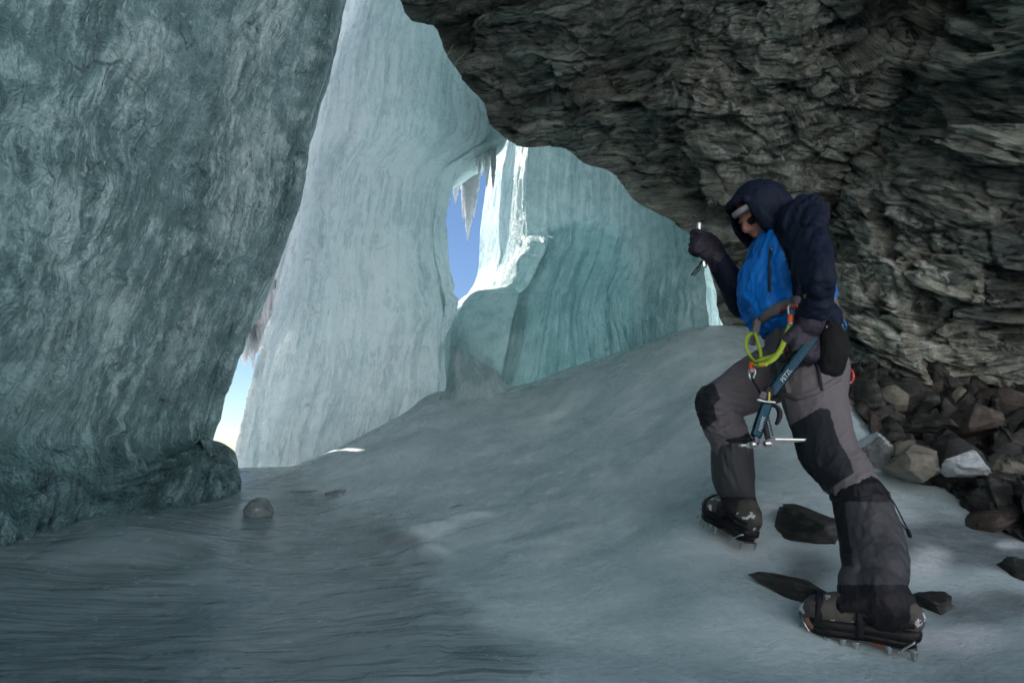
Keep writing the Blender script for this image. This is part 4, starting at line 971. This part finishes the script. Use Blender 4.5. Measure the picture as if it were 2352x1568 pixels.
def jidx(c):
    x, y = pj(c)
    sleeveN = (c[:, 1] < 2.0) & (x > 1818) & (y > 480)
    far = (c[:, 1] > 2.27) & (x < 1722)
    b = inside(x, y, bluep) & ~sleeveN & ~far
    b |= ((x > 1895) | (y > 728)) & (y > 560) & (c[:, 1] > 2.03)
    b |= (c[:, 1] > 2.1) & (y > 560) & (x > 1790) 
    return b.astype(int)
def jcut(v):
    x, y = pj(v); return ((v[:, 2] - (J['pelvis'][2] + .045 - .10 * (v[:, 0] - J['pelvis'][0]) * 1.0)) > 0) | (v[:, 1] < 1.965) & (y < 742) | (y < 700)
jk = cloth_obj('jacket', K, .0048, [M['navy'], M['blue']], person, jfold, jidx, 5)
# hood: shell open to the front
hg = Geo(); hg.ball(H(-.022, 0, .028), (.130, .112, .128), HR, 28); hg.tube([H(-.05, 0, -.01), Vector(H(-.06, 0, -.08)), V(1806, 525, 2.17)], [.095, .10, .115], [.092, .084, .068], side=sdv)
hg.tube([H(.055, .072, .052), H(.062, .078, -.02), H(.040, .072, -.09), H(-.0, .062, -.135)], [.026, .026, .032, .040]); hg.tube([H(.055, -.072, .052), H(.062, -.078, -.02), H(.040, -.072, -.09), H(-.0, -.062, -.135)], [.026, .026, .032, .040])
hg.tube([H(.070, .055, .092), H(.090, 0, .108), H(.070, -.055, .092)], [.019, .019, .019])
def hcut(v):
    L_ = (v - np.asarray(hd)) @ HR / .88; return ~((L_[:, 0] > .050) & (np.abs(L_[:, 1]) < .066) & (L_[:, 2] < .092) & (L_[:, 2] > -.16))
def hfold(v): return wr(v, upv * .8 + fw * -.3, 26, 6, .006, 33) + wr(v, upv, 50, 9, .003, 35)
hood = cloth_obj('hood', hg, .005, [M['navy']], person, hfold, None, 5, cut=hcut)
md = hood.modifiers.new('thick', 'SOLIDIFY'); md.thickness = .004; md.offset = -1
# zip pocket and its puller
zz = Geo(); zz.tube([V(1772, 571, 1.972), V(1768, 620, 1.962), V(1767, 668, 1.967)], .0035, .0035, seg=8)
def surf_y(obj, px, py, dflt):
    """depth of obj's surface under a photo position"""
    o = Vector((0, 0, CAMZ)); d = (V(px, py, 2.0) - o).normalized()
    m = obj.matrix_world if obj.parent is None else Matrix.Identity(4)
    hit, loc, nn, i = obj.ray_cast(o, d)
    return (loc.y if hit else dflt)
def on(obj, pts, off=.004, dflt=2.0):
    """points of a line laid on the surface of obj"""
    return [V(x, y, surf_y(obj, x, y, dflt) - off) for x, y in pts]
zz = Geo(); zz.tube(on(jk, [(1771, 570), (1769, 595), (1768, 620), (1767, 645), (1767, 668)], .002, 1.98), .006, .004, side=(1, 0, 0), seg=10); zz.obj('zip', M['rubber'], person)
zz = Geo(); zz.ball(on(jk, [(1772, 572)], .008)[0], (.007, .006, .012)); zz.obj('zip_puller', M['darksteel'], person)
# white seam lines on shoulder
# ---- trousers
T = Geo()
T.tube([V(1842, 722, 2.15), V(1845, 780, 2.15), V(1850, 835, 2.14)], [.158, .168, .165], [px2m(68, 2.15), px2m(76, 2.15), px2m(76, 2.15)], seg=28)
T.ball(V(1872, 800, 2.12), (.080, .15, .11))
T.tube([J['hipN'] , V(1868, 900, 2.02), V(1885, 975, 1.97), V(1903, 1036, 1.925), V(1938, 1085, 1.885), V(1958, 1112, 1.86)], [.108, .105, .098, .095, .086, .076],
       [px2m(78, 2.06), px2m(70, 2.02), px2m(61, 1.97), px2m(58, 1.92), px2m(53, 1.88), px2m(48, 1.86)], seg=24)
T.tube([J['hipF'] + Vector((.02, -.02, 0)), V(1745, 872, 2.24), V(1690, 905, 2.24), J['knF']], [.105, .098, .088, .074], [px2m(70, 2.24), px2m(60, 2.24), px2m(52, 2.24), px2m(44, 2.25)], seg=24)
T.tube([J['knF'], V(1658, 968, 2.26), V(1676, 1010, 2.27), V(1682, 1050, 2.27)], [.074, .076, .070, .068], [px2m(44, 2.25), px2m(44, 2.26), px2m(42, 2.27), px2m(40, 2.27)], seg=24)
def tfold(v):
    x, y = pj(v); far = (v[:, 1] > 2.13) & (x < 1790) ; near = ~far & (y > 850)
    f = near * (wr(v, (.9, .2, .5), 18, 4, .007, 41) * (.4 + sstep(1010, 1080, y)) + wr(v, (.2, 0, .95), 16, 3, .006, 43) * .6)
    f = f + far * (wr(v, (.95, 0, -.15), 24, 4, .006, 45) + wr(v, (.8, .2, .5), 36, 8, .009, 47) * np.exp(-((x - 1665) / 45) ** 2 - ((y - 965) / 40) ** 2))
    f = f + (~far & ~near) * wr(v, (.7, .1, -.5), 20, 5, .006, 49)
    return f + fbm(v * 30, 2, 5) * .0012
patN = [(1800, 985), (1884, 936), (1905, 940), (1925, 1010), (1955, 1060), (1962, 1085), (1900, 1126), (1820, 1100)]
patF = [(1585, 960), (1590, 880), (1640, 880), (1655, 915), (1640, 930), (1646, 965), (1612, 990)]
def tidx(c):
    x, y = pj(c); return ((inside(x, y, patN) & (c[:, 1] < 2.05)) | (inside(x, y, patF) & (c[:, 1] > 2.0))).astype(int)
tr = cloth_obj('trousers', T, .0036, [M['trouser'], M['patch']], person, tfold, tidx, 5)
# ---- gaiters
def gaiter(name, pts, a, b, seed, top, parent):
    g = Geo(); g.tube(pts, a, b, seg=28, cap=True)
    if seed == 61: g.tube([V(2010, 1370, 1.69), V(1965, 1376, 1.705), V(1928, 1388, 1.72)], [.060, .050, .032], [.036, .026, .014]); g.tube([V(1960, 1290, 1.75), V(1952, 1335, 1.73), V(1960, 1375, 1.71)], [.030, .034, .04], [.018, .022, .03])
    else: g.tube([V(1700, 1170, 2.25), V(1670, 1165, 2.29), V(1652, 1172, 2.33)], [.062, .05, .03], [.035, .028, .018])
    return cloth_obj('gaiter', g, .0050, [M['gaiter'], M['black']], person, lambda v: wr(v, (.25, 0, -1), 22, 3.2, .007, seed) + wr(v, (.25, 0, -1), 60, 6, .0022, seed + 1), top, 4)
def gN(c):
    x, y = pj(c); return ((y < 1152 + .0 * x) | (y > 1342) | ((x < 1938 + (y - 1150) * .14) & (y < 1300))).astype(int)
def gF(c):
    x, y = pj(c); return ((y < 1018) | (y > 1141)).astype(int)
gn = gaiter('gaiter', [V(1972, 1140, 1.845), V(1982, 1165, 1.835), V(2000, 1240, 1.80), V(2012, 1310, 1.745), V(2011, 1345, 1.72), V(2018, 1358, 1.70), V(2028, 1384, 1.685)], [.082, .085, .090, .088, .074, .074, .076], [px2m(51, 1.84), px2m(53, 1.83), px2m(58, 1.80), px2m(53, 1.75), px2m(45, 1.72), px2m(49, 1.70), px2m(56, 1.68)], 61, gN, person)
gf = gaiter('gaiter', [V(1682, 1014, 2.27), V(1682, 1050, 2.27), V(1684, 1100, 2.27), V(1696, 1138, 2.27), V(1698, 1150, 2.27), V(1706, 1182, 2.27)], [.074, .080, .080, .068, .068, .075], [px2m(38, 2.27), px2m(42, 2.27), px2m(42, 2.27), px2m(33, 2.27), px2m(33, 2.27), px2m(37, 2.27)], 71, gF, person)
for c_, ra, rb_, r_, tl in ((V(1973, 1139, 1.845), .088, px2m(55, 1.845), .010, .10), (V(1681, 1010, 2.27), .081, px2m(42, 2.27), .008, .02)):
    an_ = np.linspace(0, 2 * np.pi, 33); g = Geo()
    g.tube([np.asarray(c_) + (rb_ * math.cos(a), ra * math.sin(a), tl * rb_ * math.cos(a)) for a in an_], [r_] * 33, [.003] * 33, side=(0, 0, 1), seg=10, m=64, cap=False); g.obj('gaiter_strap', M['black'], person)
g = Geo()                                                        # draw cord hanging behind the near knee
g.tube([V(2028, 1134, 1.84), V(2050, 1150, 1.86), V(2072, 1190, 1.86), V(2088, 1222, 1.86)], .0022, seg=8); g.tube([V(2028, 1136, 1.85), V(2046, 1162, 1.87), V(2066, 1196, 1.87), V(2088, 1224, 1.86)], .0022, seg=8)
g.tube([V(2086, 1218, 1.86), V(2090, 1230, 1.86)], .006, seg=10); g.obj('draw_cord', M['black'], person)
# ---- gloves: five fingers each
def glove(h_, wr_, seed, sc_=1.3):
    g = Geo(); fingers(g, h_['palm'], h_['X'], h_['Yv'], h_['Z'], h_['curl'], sc_, 1.12, h_['thumb'])
    p_ = np.asarray(list(h_['palm'])); w_ = np.asarray(list(wr_)); X_ = nrm(h_['X'])
    g.tube([p_ - X_ * .03, p_ * .35 + w_ * .65, w_ + (w_ - p_) * .55], [.044, .044, .048], [.030, .040, .044], side=h_['Yv'])
    return cloth_obj('glove', g, .0032, [M['glove']], person, lambda v: fbm(v * 45, 3, seed, ridge=True) * .0022, None, 3)
glove(handN, J['wrN'], 3); glove(handF, J['wrF'], 6)

# ---- boots with crampons
def boot(heel, toe, upref, Lb, tag_):
    heel = np.asarray(list(heel)); toe = np.asarray(list(toe)); X_ = nrm(toe - heel); Lb = np.linalg.norm(toe - heel) * 1.0; Yb = nrm(np.cross(np.asarray(upref, float), X_)); Z_ = np.cross(X_, Yb)
    def P(x, y, z): return heel + X_ * x * Lb + Yb * y + Z_ * z
    g = Geo(); xs_ = [.02, .12, .28, .45, .62, .78, .90, .985]
    # upper: last-shaped loft
    hts = [.085, .108, .112, .102, .086, .072, .060, .042]; wd = [.030, .038, .036, .038, .046, .050, .047, .034]
    g.tube([P(x, 0, .022 + h / 2) for x, h in zip(xs_, hts)], wd, np.array(hts) / 2, side=Yb, seg=24, expo=.85)
    g.tube([P(.20, 0, .07), P(.19, 0, .11)], [.040, .038], [.050, .044], side=Yb)
    b = cloth_obj('boot', g, .0045, [M['boot'], M['bootsnow']], person, lambda v: fbm(v * 26, 3, 3) * .003, lambda c: (fbm(c * 34, 3, 9) > .26).astype(int), 3)
    def part(gg, name, mat, bev=0.0, par=b):
        o = gg.obj(name, mat, None, True, bev); o.parent = par
        return o
    # sole + rand
    out = []; 
    for x, w_ in zip([0, .05, .2, .4, .6, .78, .9, .98, 1.0], [.020, .034, .038, .036, .045, .051, .045, .026, .008]): out.append((x * Lb, w_))
    o2 = [(x, w_) for x, w_ in out] + [(x, -w_) for x, w_ in out[::-1]]
    s1 = Geo().ext(o2, P(0, 0, .010), X_, Yb, Z_, .024); part(s1, 'sole', M['rubber'], .003)
    s2 = Geo().tube([P(x, 0, .030) for x in (.01, .12, .4, .6, .78, .92, .99)], [.036, .042, .042, .050, .055, .045, .020], [.020] * 7, side=Yb, seg=20, expo=.7); part(s2, 'rand', M['rubber'])
    # laces flap / cuffs
    for x in (.42, .50, .58):
        part(Geo().tube([P(x, .030, .085 - (x - .42) * .12), P(x + .02, 0, .118 - (x - .42) * .22), P(x, -.030, .085 - (x - .42) * .12)], .0025, side=X_, seg=8), 'lace', M['rubber'])
    # crampon
    c = Geo()
    front = [(.50 * Lb, .032), (.62 * Lb, .045), (.78 * Lb, .050), (.93 * Lb, .036), (1.0 * Lb, .020)]
    c.ext(front + [(x, -y) for x, y in front[::-1]], P(0, 0, -.005), X_, Yb, Z_, .004)
    rear = [(-.01 * Lb, .024), (.06 * Lb, .036), (.24 * Lb, .034), (.28 * Lb, .015)]
    c.ext(rear + [(x, -y) for x, y in rear[::-1]], P(0, 0, -.005), X_, Yb, Z_, .004)
    c.ext([(.26 * Lb, .009), (.55 * Lb, .009), (.55 * Lb, -.009), (.26 * Lb, -.009)], P(0, 0, -.009), X_, Yb, Z_, .003)
    cr_ = part(c, 'crampon', M['darksteel'], .0008)
    def spike(x, y, dx=0, dy=0, ln=.034, w_=.010):
        g3 = Geo(); top = P(x, y, -.004); tip = P(x, y, -.004) + X_ * dx + Yb * dy - Z_ * ln
        g3.tube([top, top * .5 + tip * .5, tip], [w_, w_ * .6, .0008], [.0025, .002, .0006], side=X_, seg=8, cap=False)
        o = g3.obj('spike', M['steel'], cr_); return o
    for s_ in (1, -1):
        for x in (.02, .23, .52, .64, .78): spike(x, s_ * (.032 if x < .4 else .046), 0, s_ * .003)
        g3 = Geo(); g3.tube([P(.92, s_ * .018, -.004), P(1.04, s_ * .020, -.008), P(1.13, s_ * .020, -.026)], [.003, .003, .001], [.007, .007, .002], side=Yb, seg=8); g3.obj('front_point', M['steel'], cr_)
        spike(.93, s_ * .030, .014, 0, .030)
    # wire bails, straps, heel lever
    g3 = Geo(); g3.tube([P(.96, .042, .0), P(1.01, .034, .022), P(1.03, 0, .030), P(1.01, -.034, .022), P(.96, -.042, .0)], .0028, side=Z_, seg=8); g3.obj('toe_bail', M['steel'], cr_)
    g3 = Geo(); g3.tube([P(.02, .040, .02), P(.15, .046, -.008)], .0028, side=Z_, seg=8); g3.tube([P(.02, -.040, .02), P(.15, -.046, -.008)], .0028, side=Z_, seg=8); g3.tube([P(.02, -.040, .02), P(-.03, 0, .03), P(.02, .040, .02)], .0028, side=Z_, seg=8); g3.obj('heel_bail', M['alu'], cr_)
    g3 = Geo(); g3.ext([(-.022, .052), (-.008, .050), (-.002, .078), (-.012, .086), (-.022, .074)], P(0, 0, 0), X_, Z_, Yb, .026); g3.obj('heel_lever', M['orange'], cr_, False, .003)
    g3 = Geo(); g3.ext([(.02, -.006), (.10, -.007), (.09, -.011), (.03, -.012)], P(0, 0, 0), X_, Z_, Yb, .052); g3.obj('heel_plate', M['orange'], cr_, False, .001)
    for x, z1, z2 in ((.48, .012, .108), (.86, .02, .088)):
        g3 = Geo(); g3.tube([P(x, .047, z1), P(x - .01, .050, (z1 + z2) * .5), P(x - .02, .032, z2), P(x - .02, 0, z2 + .012), P(x - .02, -.032, z2), P(x - .01, -.050, (z1 + z2) * .5), P(x, -.047, z1)], [.009] * 7, [.002] * 7, side=X_, seg=8); g3.obj('strap', M['black'], cr_)
    g3 = Geo(); 
    for s_ in (1, -1): g3.tube([P(.0, s_ * .032, .062), P(.2, s_ * .048, .068), P(.48, s_ * .046, .078)], [.002] * 3, [.007] * 3, side=Yb, seg=8)
    g3.obj('strap', M['black'], cr_)
    return b
bn = boot(V(2103, 1478, 1.655), V(1852, 1430, 1.80), (0.0, -.28, 1), .33, 'n')
bf = boot(V(1722, 1243, 2.19), V(1622, 1183, 2.42), (.25, -.35, 1), .31, 'f')

# ---- harness
hn = Geo(); hn.tube(on(jk, [(1738, 740), (1752, 728), (1775, 714), (1800, 702), (1822, 694), (1835, 690)], .010, 2.0), [.020] * 6, [.009] * 6, side=(0, 0, 1), seg=12)
hn.tube([V(1738, 740, 2.1), V(1732, 742, 2.18), V(1760, 728, 2.3), V(1850, 705, 2.34), V(1925, 712, 2.22), V(1930, 735, 2.1)], [.018] * 6, [.008] * 6, side=(0, 0, 1), seg=12)
hs = hn.obj('harness', M['belt'], person)
g = Geo(); g.tube(on(jk, [(1752, 738), (1790, 714), (1830, 703)], .016, 2.0), [.006] * 3, [.004] * 3, side=(0, 0, 1), seg=10); o = g.obj('waist_strap', M['orange'], None); o.parent = hs
g = Geo()
g.tube([V(1740, 738, 2.03), V(1736, 760, 2.02), V(1728, 790, 2.03)], [.013] * 3, [.005] * 3, side=(1, 0, 0), seg=10)
g.tube(on(tr, [(1742, 806), (1775, 835), (1800, 868), (1812, 900)], .006, 2.0), [.009] * 4, [.004] * 4, side=(1, 0, .4), seg=10); o = g.obj('tie_in_loop', M['belt'], None); o.parent = hs
g = Geo(); g.tube(on(tr, [(1800, 902), (1830, 912), (1880, 896), (1930, 868)], .006, 1.95), [.010] * 4, [.003] * 4, side=(0, 0, 1), seg=10); o = g.obj('leg_loop', M['belt'], None); o.parent = hs
g = Geo(); g.tube(on(tr, [(1865, 770), (1880, 850), (1888, 895)], .008, 1.95), [.006] * 3, [.003] * 3, side=(1, 0, 0), seg=8); o = g.obj('gear_loop', M['black'], None); o.parent = hs
for o in list(hs.children): o.matrix_parent_inverse = Matrix.Identity(4)
hs.matrix_parent_inverse = PM.inverted()

# writing on the trouser thigh: ring and three letters
def text_obj(s_, origin, X_, Y_, size, mat, parent, name='lettering'):
    cu = bpy.data.curves.new('t', 'FONT'); cu.body = s_; cu.size = 1.0; cu.extrude = 0.01; o = bpy.data.objects.new('t', cu); COL.objects.link(o)
    dg = bpy.context.evaluated_depsgraph_get(); me = bpy.data.meshes.new_from_object(o.evaluated_get(dg)); bpy.data.objects.remove(o)
    X_, Y_ = nrm(X_), nrm(Y_); Z_ = np.cross(X_, Y_)
    v = np.array([x.co[:] for x in me.vertices]); v = np.asarray(list(origin)) + size * (v[:, :1] * X_ + v[:, 1:2] * Y_ + v[:, 2:3] * Z_)
    me.vertices.foreach_set('co', v.ravel()); me.materials.clear(); me.materials.append(mat); me.update(); me.name = name
    return link(name, me, parent)
pa, pb = on(tr, [(1812, 812), (1832, 800)], .006, 1.95); text_obj('MAO', pa, np.asarray(pb) - np.asarray(pa), (-.2, -.25, 1), .022, M['letters'], person)
g = Geo(); c0 = np.asarray(on(tr, [(1803, 802)], .006, 1.95)[0]); g.tube([c0 + (.010 * math.cos(a), 0, .010 * math.sin(a)) for a in np.linspace(0, 6.28, 16)], .0025, seg=8); g.obj('badge', M['orange'], person)
# ================================================================== GEAR (held or hung: things of their own)
def gear_obj(g, name, mat, parent=None, smooth=True, bev=0.0):
    o = g.obj(name, mat, None, smooth, bev); o.parent = parent
    if parent is not None and parent.type == 'EMPTY': o.matrix_parent_inverse = Matrix.Translation(parent.location).inverted()
    return o
def px_frame(a, b):
    a = np.asarray(list(a)); b = np.asarray(list(b)); X_ = nrm(b - a); Z_ = nrm(np.array([0, -1, 0]) - X_ * np.dot([0, -1, 0], X_)); return a, X_, np.cross(Z_, X_), Z_
axe = empty('ice_axe', V(1848, 800, 1.88))
tag(axe, 'dark blue technical ice axe with angled grip, held head-down in the lowered glove', 'ice axe')
Pt = V(1868, 772, 1.905); Pm = V(1770, 902, 1.855); Pn = V(1763, 920, 1.852); Pl = V(1736, 1000, 1.845)
g = Geo(); g.tube([Pt, Pt.lerp(Pm, .5), Pm], [.011, .011, .011], [.0195, .0195, .0185], side=(0, 1, 0), seg=24, expo=.6); gear_obj(g, 'grip_shaft', M['shaft'], axe)
g = Geo(); g.tube([Pn, Pn.lerp(Pl, .5), Pl], [.011, .011, .010], [.0175, .0180, .0165], side=(0, 1, 0), seg=24, expo=.6)
gl_ = gear_obj(g, 'shaft', M['shaft'], axe)
g = Geo(); g.tube([Pl, V(1737, 1016, 1.845)], [.009, .008], [.010, .009], side=(0, 1, 0), seg=16, expo=.6); gear_obj(g, 'neck', M['darksteel'], axe)
g = Geo(); g.tube([V(1766, 895, 1.852), V(1757, 918, 1.850)], [.014, .014], [.017, .019], side=(0, 1, 0), seg=20, expo=.6); gear_obj(g, 'collar', M['black'], axe)
g = Geo(); g.tube([V(1742, 918, 1.836), V(1756, 922, 1.834), V(1778, 924, 1.838)], [.006] * 3, [.0055, .0045, .006], side=(0, 1, 0), seg=12); gear_obj(g, 'trim_ring', M['alu'], axe)
g = Geo(); g.tube([V(1754, 902, 1.838), V(1750, 914, 1.838)], [.004] * 2, [.010, .011], side=(0, 1, 0), seg=12, expo=.6); gear_obj(g, 'lock_plate', M['belt'], axe)
g = Geo(); g.tube([V(1767, 902, 1.838), V(1766, 920, 1.838)], [.003] * 2, [.0035] * 2, side=(0, 1, 0), seg=10); gear_obj(g, 'lock_tab', M['yellow'], axe)
g = Geo(); g.tube([V(1768, 929, 1.852), V(1784, 934, 1.852), V(1791, 948, 1.852), V(1789, 962, 1.852), V(1784, 972, 1.852)], [.008] * 5, [.006, .007, .009, .008, .006], side=(0, 1, 0), seg=14); gear_obj(g, 'trigger_rest', M['black'], axe)
# head: pick, blade, hammer
def at2(p, Y): return V(p[0], p[1], Y)
o0 = np.asarray(list(V(1700, 1020, 1.845))); X_ = nrm(np.asarray(list(V(1860, 1020, 1.845))) - o0); Zc = np.cross((0, -1, 0), X_)
def plate(outline, Yd, th, name, mat, par=axe, bev=.0008):
    P2 = [at2(p, Yd) for p in outline]; o_ = np.asarray(list(P2[0])); v = np.array([list(p) for p in P2]); n = len(v); th = np.array([0, th / 2, 0])
    g = Geo(); g.add(np.vstack([v - th, v + th]), [tuple(range(n)), tuple(range(n, 2 * n))[::-1]] + [(i, (i + 1) % n, n + (i + 1) % n, n + i)[::-1] for i in range(n)])
    return gear_obj(g, name, mat, par, False, bev)
teeth = []
for i in range(12):
    x = 1782 + i * 5; teeth += [(x, 1006.5 + (i % 2) * 0 + .02 * i), (x + 2.5, 1009)]
plate([(1698, 1022), (1712, 1018), (1730, 1013), (1752, 1013), (1766, 1008), (1776, 1003)] + teeth + [(1846, 1007), (1853, 1007), (1848, 1013), (1830, 1015), (1806, 1018), (1788, 1024), (1762, 1028), (1730, 1029), (1706, 1027)], 1.845, .006, 'pick', M['darksteel'])
plate([(1780, 1006.5), (1851, 1007.5), (1847, 1010.5), (1780, 1009.5)], 1.8405, .0025, 'pick_edge', M['alu'])
g = Geo(); g.ball(V(1731, 1020, 1.838), (.009, .006, .009)); gear_obj(g, 'head_bolt', M['alu'], axe); g = Geo(); g.ball(V(1764, 1018, 1.838), (.013, .006, .009)); gear_obj(g, 'head_bolt', M['alu'], axe)
g = Geo(); g.tube([V(1712, 1022, 1.845), V(1702, 1023, 1.845)], [.008, .010], [.006, .007], seg=12); gear_obj(g, 'hammer', M['steel'], axe)
# toothed spare blade hanging behind the shaft
g = Geo(); g.tube([V(1752, 950, 1.862), V(1758, 980, 1.862), V(1764, 1008, 1.862)], [.006] * 3, [.007, .010, .009], seg=12); 
for i in range(9):
    p_ = V(1759 + i * 1.3, 954 + i * 5.5, 1.862); g.ball(p_ + Vector((.007, 0, 0)), (.004, .003, .0028), None, 8)
gear_obj(g, 'coil', M['black'], axe)
# lettering on the two shaft pieces
a_, xx, yy, zz_ = px_frame(V(1746, 990, 1.831), V(1762, 936, 1.838))
text_obj('nomic', np.asarray(list(V(1748, 991, 1.8315))), xx, np.cross(zz_, xx), .021, M['letters'], gl_)
gs = [o for o in axe.children if o.name.startswith('grip_shaft')][0]
a_, xx, yy, zz_ = px_frame(V(1797, 878, 1.852), V(1838, 822, 1.875))
text_obj('PETZL', np.asarray(list(V(1799, 879, 1.8505))), xx, np.cross(zz_, xx), .021, M['letters'], gs)
for o in (gl_, gs):
    for c_ in o.children: c_.matrix_parent_inverse = Matrix.Identity(4)
# second tool: only its shaft end shows above the far fist
axe2 = empty('ice_axe', V(1612, 570, 2.33)); tag(axe2, 'ice tool in the raised glove, pale shaft end and wrist cord showing', 'ice axe')
g = Geo(); g.tube([V(1618, 612, 2.37), V(1613, 572, 2.365), V(1607, 540, 2.36), V(1606, 514, 2.36)], [.008, .009, .009, .009], [.011, .011, .010, .010], seg=20, expo=.6); gear_obj(g, 'shaft', M['alu'], axe2)
g = Geo(); g.tube([V(1610, 600, 2.31), V(1600, 622, 2.31), V(1588, 632, 2.31), V(1598, 618, 2.30), V(1614, 600, 2.30)], .0022, seg=8); g.tube([V(1612, 600, 2.31), V(1606, 620, 2.31), V(1594, 634, 2.31)], .0020, seg=8); gear_obj(g, 'wrist_cord', M['black'], axe2)
# lime sling looped from the hip to the tie-in point
sl = empty('sling', V(1770, 830, 1.95)); tag(sl, 'lime green webbing sling with red-orange bands looped in front of the hips', 'sling')
def ribbon(pts, w, th=.0016, tw=None):
    pts = [Vector(p) for p in pts]; C = cr(np.array([list(p) for p in pts]), 60); ax = np.gradient(C, axis=0); ax /= np.linalg.norm(ax, axis=1)[:, None]
    tws = np.interp(np.linspace(0, 1, 60), np.linspace(0, 1, len(tw)), tw) if tw else np.zeros(60)
    n0 = np.cross(ax, [0, 1, 0]); n0 /= np.linalg.norm(n0, axis=1)[:, None]; n1 = np.cross(ax, n0)
    sd = n0 * np.cos(tws)[:, None] + n1 * np.sin(tws)[:, None]; nn = np.cross(ax, sd)
    v = np.concatenate([C + sd * w / 2 + nn * th, C - sd * w / 2 + nn * th, C - sd * w / 2 - nn * th, C + sd * w / 2 - nn * th], 1).reshape(-1, 4, 3)
    f = [tuple(x) for x in grid_faces(60, 4, True)] + [(3, 2, 1, 0), (236, 237, 238, 239)]
    return Geo().add(v.reshape(-1, 3), f)
gear_obj(ribbon([V(1816, 742, 1.93), V(1806, 770, 1.915), V(1794, 800, 1.905), V(1779, 822, 1.90), V(1760, 834, 1.905), V(1740, 838, 1.93), V(1728, 834, 1.96)], .017, tw=[.2, .1, .5, .2, .7, .3, .1]), 'webbing', M['lime'], sl)
gear_obj(ribbon([V(1819, 742, 1.945), V(1812, 775, 1.94), V(1800, 803, 1.93), V(1780, 815, 1.925), V(1755, 824, 1.93), V(1735, 828, 1.95), V(1722, 815, 1.98), V(1714, 796, 1.99), V(1716, 776, 2.0), V(1728, 764, 2.02)], .013, tw=[.1, .5, .2, .6, .1, .5, .2, .6, .2, .1]), 'webbing', M['lime'], sl)
gear_obj(ribbon([V(1733, 762, 2.02), V(1740, 785, 1.99), V(1746, 806, 1.97), V(1748, 822, 1.95)], .011, tw=[.1, .3, .1]), 'webbing', M['lime'], sl)
for k, (p_, q_) in enumerate([((1816, 726, 1.925), (1815, 738, 1.925)), ((1727, 836, 1.955), (1726, 846, 1.955))]):
    g = Geo(); g.tube([V(*p_), V(*q_)], .0085, .0095, seg=14); gear_obj(g, 'rubber_band', M['orange'], sl)
    g = Geo(); g.tube([V(q_[0], q_[1] + 3, q_[2]), V(q_[0], q_[1] + 5, q_[2])], .008, seg=12); gear_obj(g, 'stitching', M['cap'], sl)
g = Geo(); g.tube([V(1760, 837, 1.897), V(1745, 838, 1.915)], [.004] * 2, [.007] * 2, seg=10); gear_obj(g, 'label_patch', M['yellow'], sl)
def carabiner(name, c, w, h, mat, lab, rot=0.0, tilt=0.0, r_=.0042):
    e = empty(name, c); tag(e, lab, 'carabiner'); an = np.linspace(0, 2 * np.pi, 28)
    pts = [Vector(c) + Matrix.Rotation(tilt, 3, 'Z') @ Matrix.Rotation(rot, 3, 'Y') @ Vector((w * math.cos(a) * (1.0 + .25 * math.sin(a)), 0, h * math.sin(a))) for a in an]
    g = Geo(); g.tube(pts[:21], r_, seg=10, m=60); gear_obj(g, 'frame', mat, e)
    g = Geo(); g.tube([pts[20], pts[24], pts[27]], r_ * .8, seg=10); gear_obj(g, 'gate', M['steel'], e); return e
carabiner('carabiner', V(1818, 714, 1.935), .012, .022, M['steel'], 'silver carabiner at the waist holding the upper end of the lime sling', .2)
carabiner('carabiner', V(1727, 858, 1.97), .010, .020, M['steel'], 'small steel carabiner under the lower red band of the lime sling', .2)
carabiner('carabiner', V(1948, 866, 2.10), .022, .036, M['redmetal'], 'red carabiner hanging behind the black pouch', .9, .5, .0055)
# cord from the sling down to the axe
g = Geo(); g.tube([V(1727, 868, 1.965), V(1736, 885, 1.93), V(1746, 902, 1.88), V(1748, 912, 1.855)], .0035, seg=8); cdo = gear_obj(g, 'tether_cord', M['black']); tag(cdo, 'black elastic cord running from the lime sling to the axe grip', 'cord')
# black pouch behind the hip
po = empty('pouch', V(1905, 805, 1.95)); tag(po, 'black drawstring pouch hanging on the hip behind the lowered glove', 'pouch')
g = Geo(); g.tube([V(1902, 768, 1.965), V(1905, 790, 1.95), V(1905, 815, 1.95), V(1900, 840, 1.955)], [.052, .062, .062, .050], [px2m(30, 1.95), px2m(34, 1.95), px2m(34, 1.95), px2m(33, 1.95)], seg=24, expo=.8)
v, f = remesh(g, .005, 3); n_ = vnorm(v, f); v = v + n_ * (wr(v, (.1, 0, 1), 26, 6, .005, 91))[:, None]; o = link('bag', make_mesh('bag', v, f, [M['pouch']], True), None); o.parent = po; o.matrix_parent_inverse = Matrix.Translation(po.location).inverted()
g = Geo(); g.tube([V(1895, 772, 1.93), V(1903, 745, 1.925), V(1910, 728, 1.94)], .0035, seg=8); gear_obj(g, 'cord', M['black'], po)
g = Geo(); g.ball(V(1898, 752, 1.92), (.007, .006, .010)); gear_obj(g, 'cord_lock', M['darksteel'], po)
g = Geo(); g.tube([V(1930, 830, 2.03), V(1938, 850, 2.05), V(1945, 862, 2.08)], .005, seg=8); g.tube([V(1926, 826, 2.03), V(1934, 872, 2.06), V(1944, 872, 2.09)], .0035, seg=8); o = gear_obj(g, 'accessory_cord', M['black']); tag(o, 'black accessory cord between the pouch and the red carabiner', 'cord')
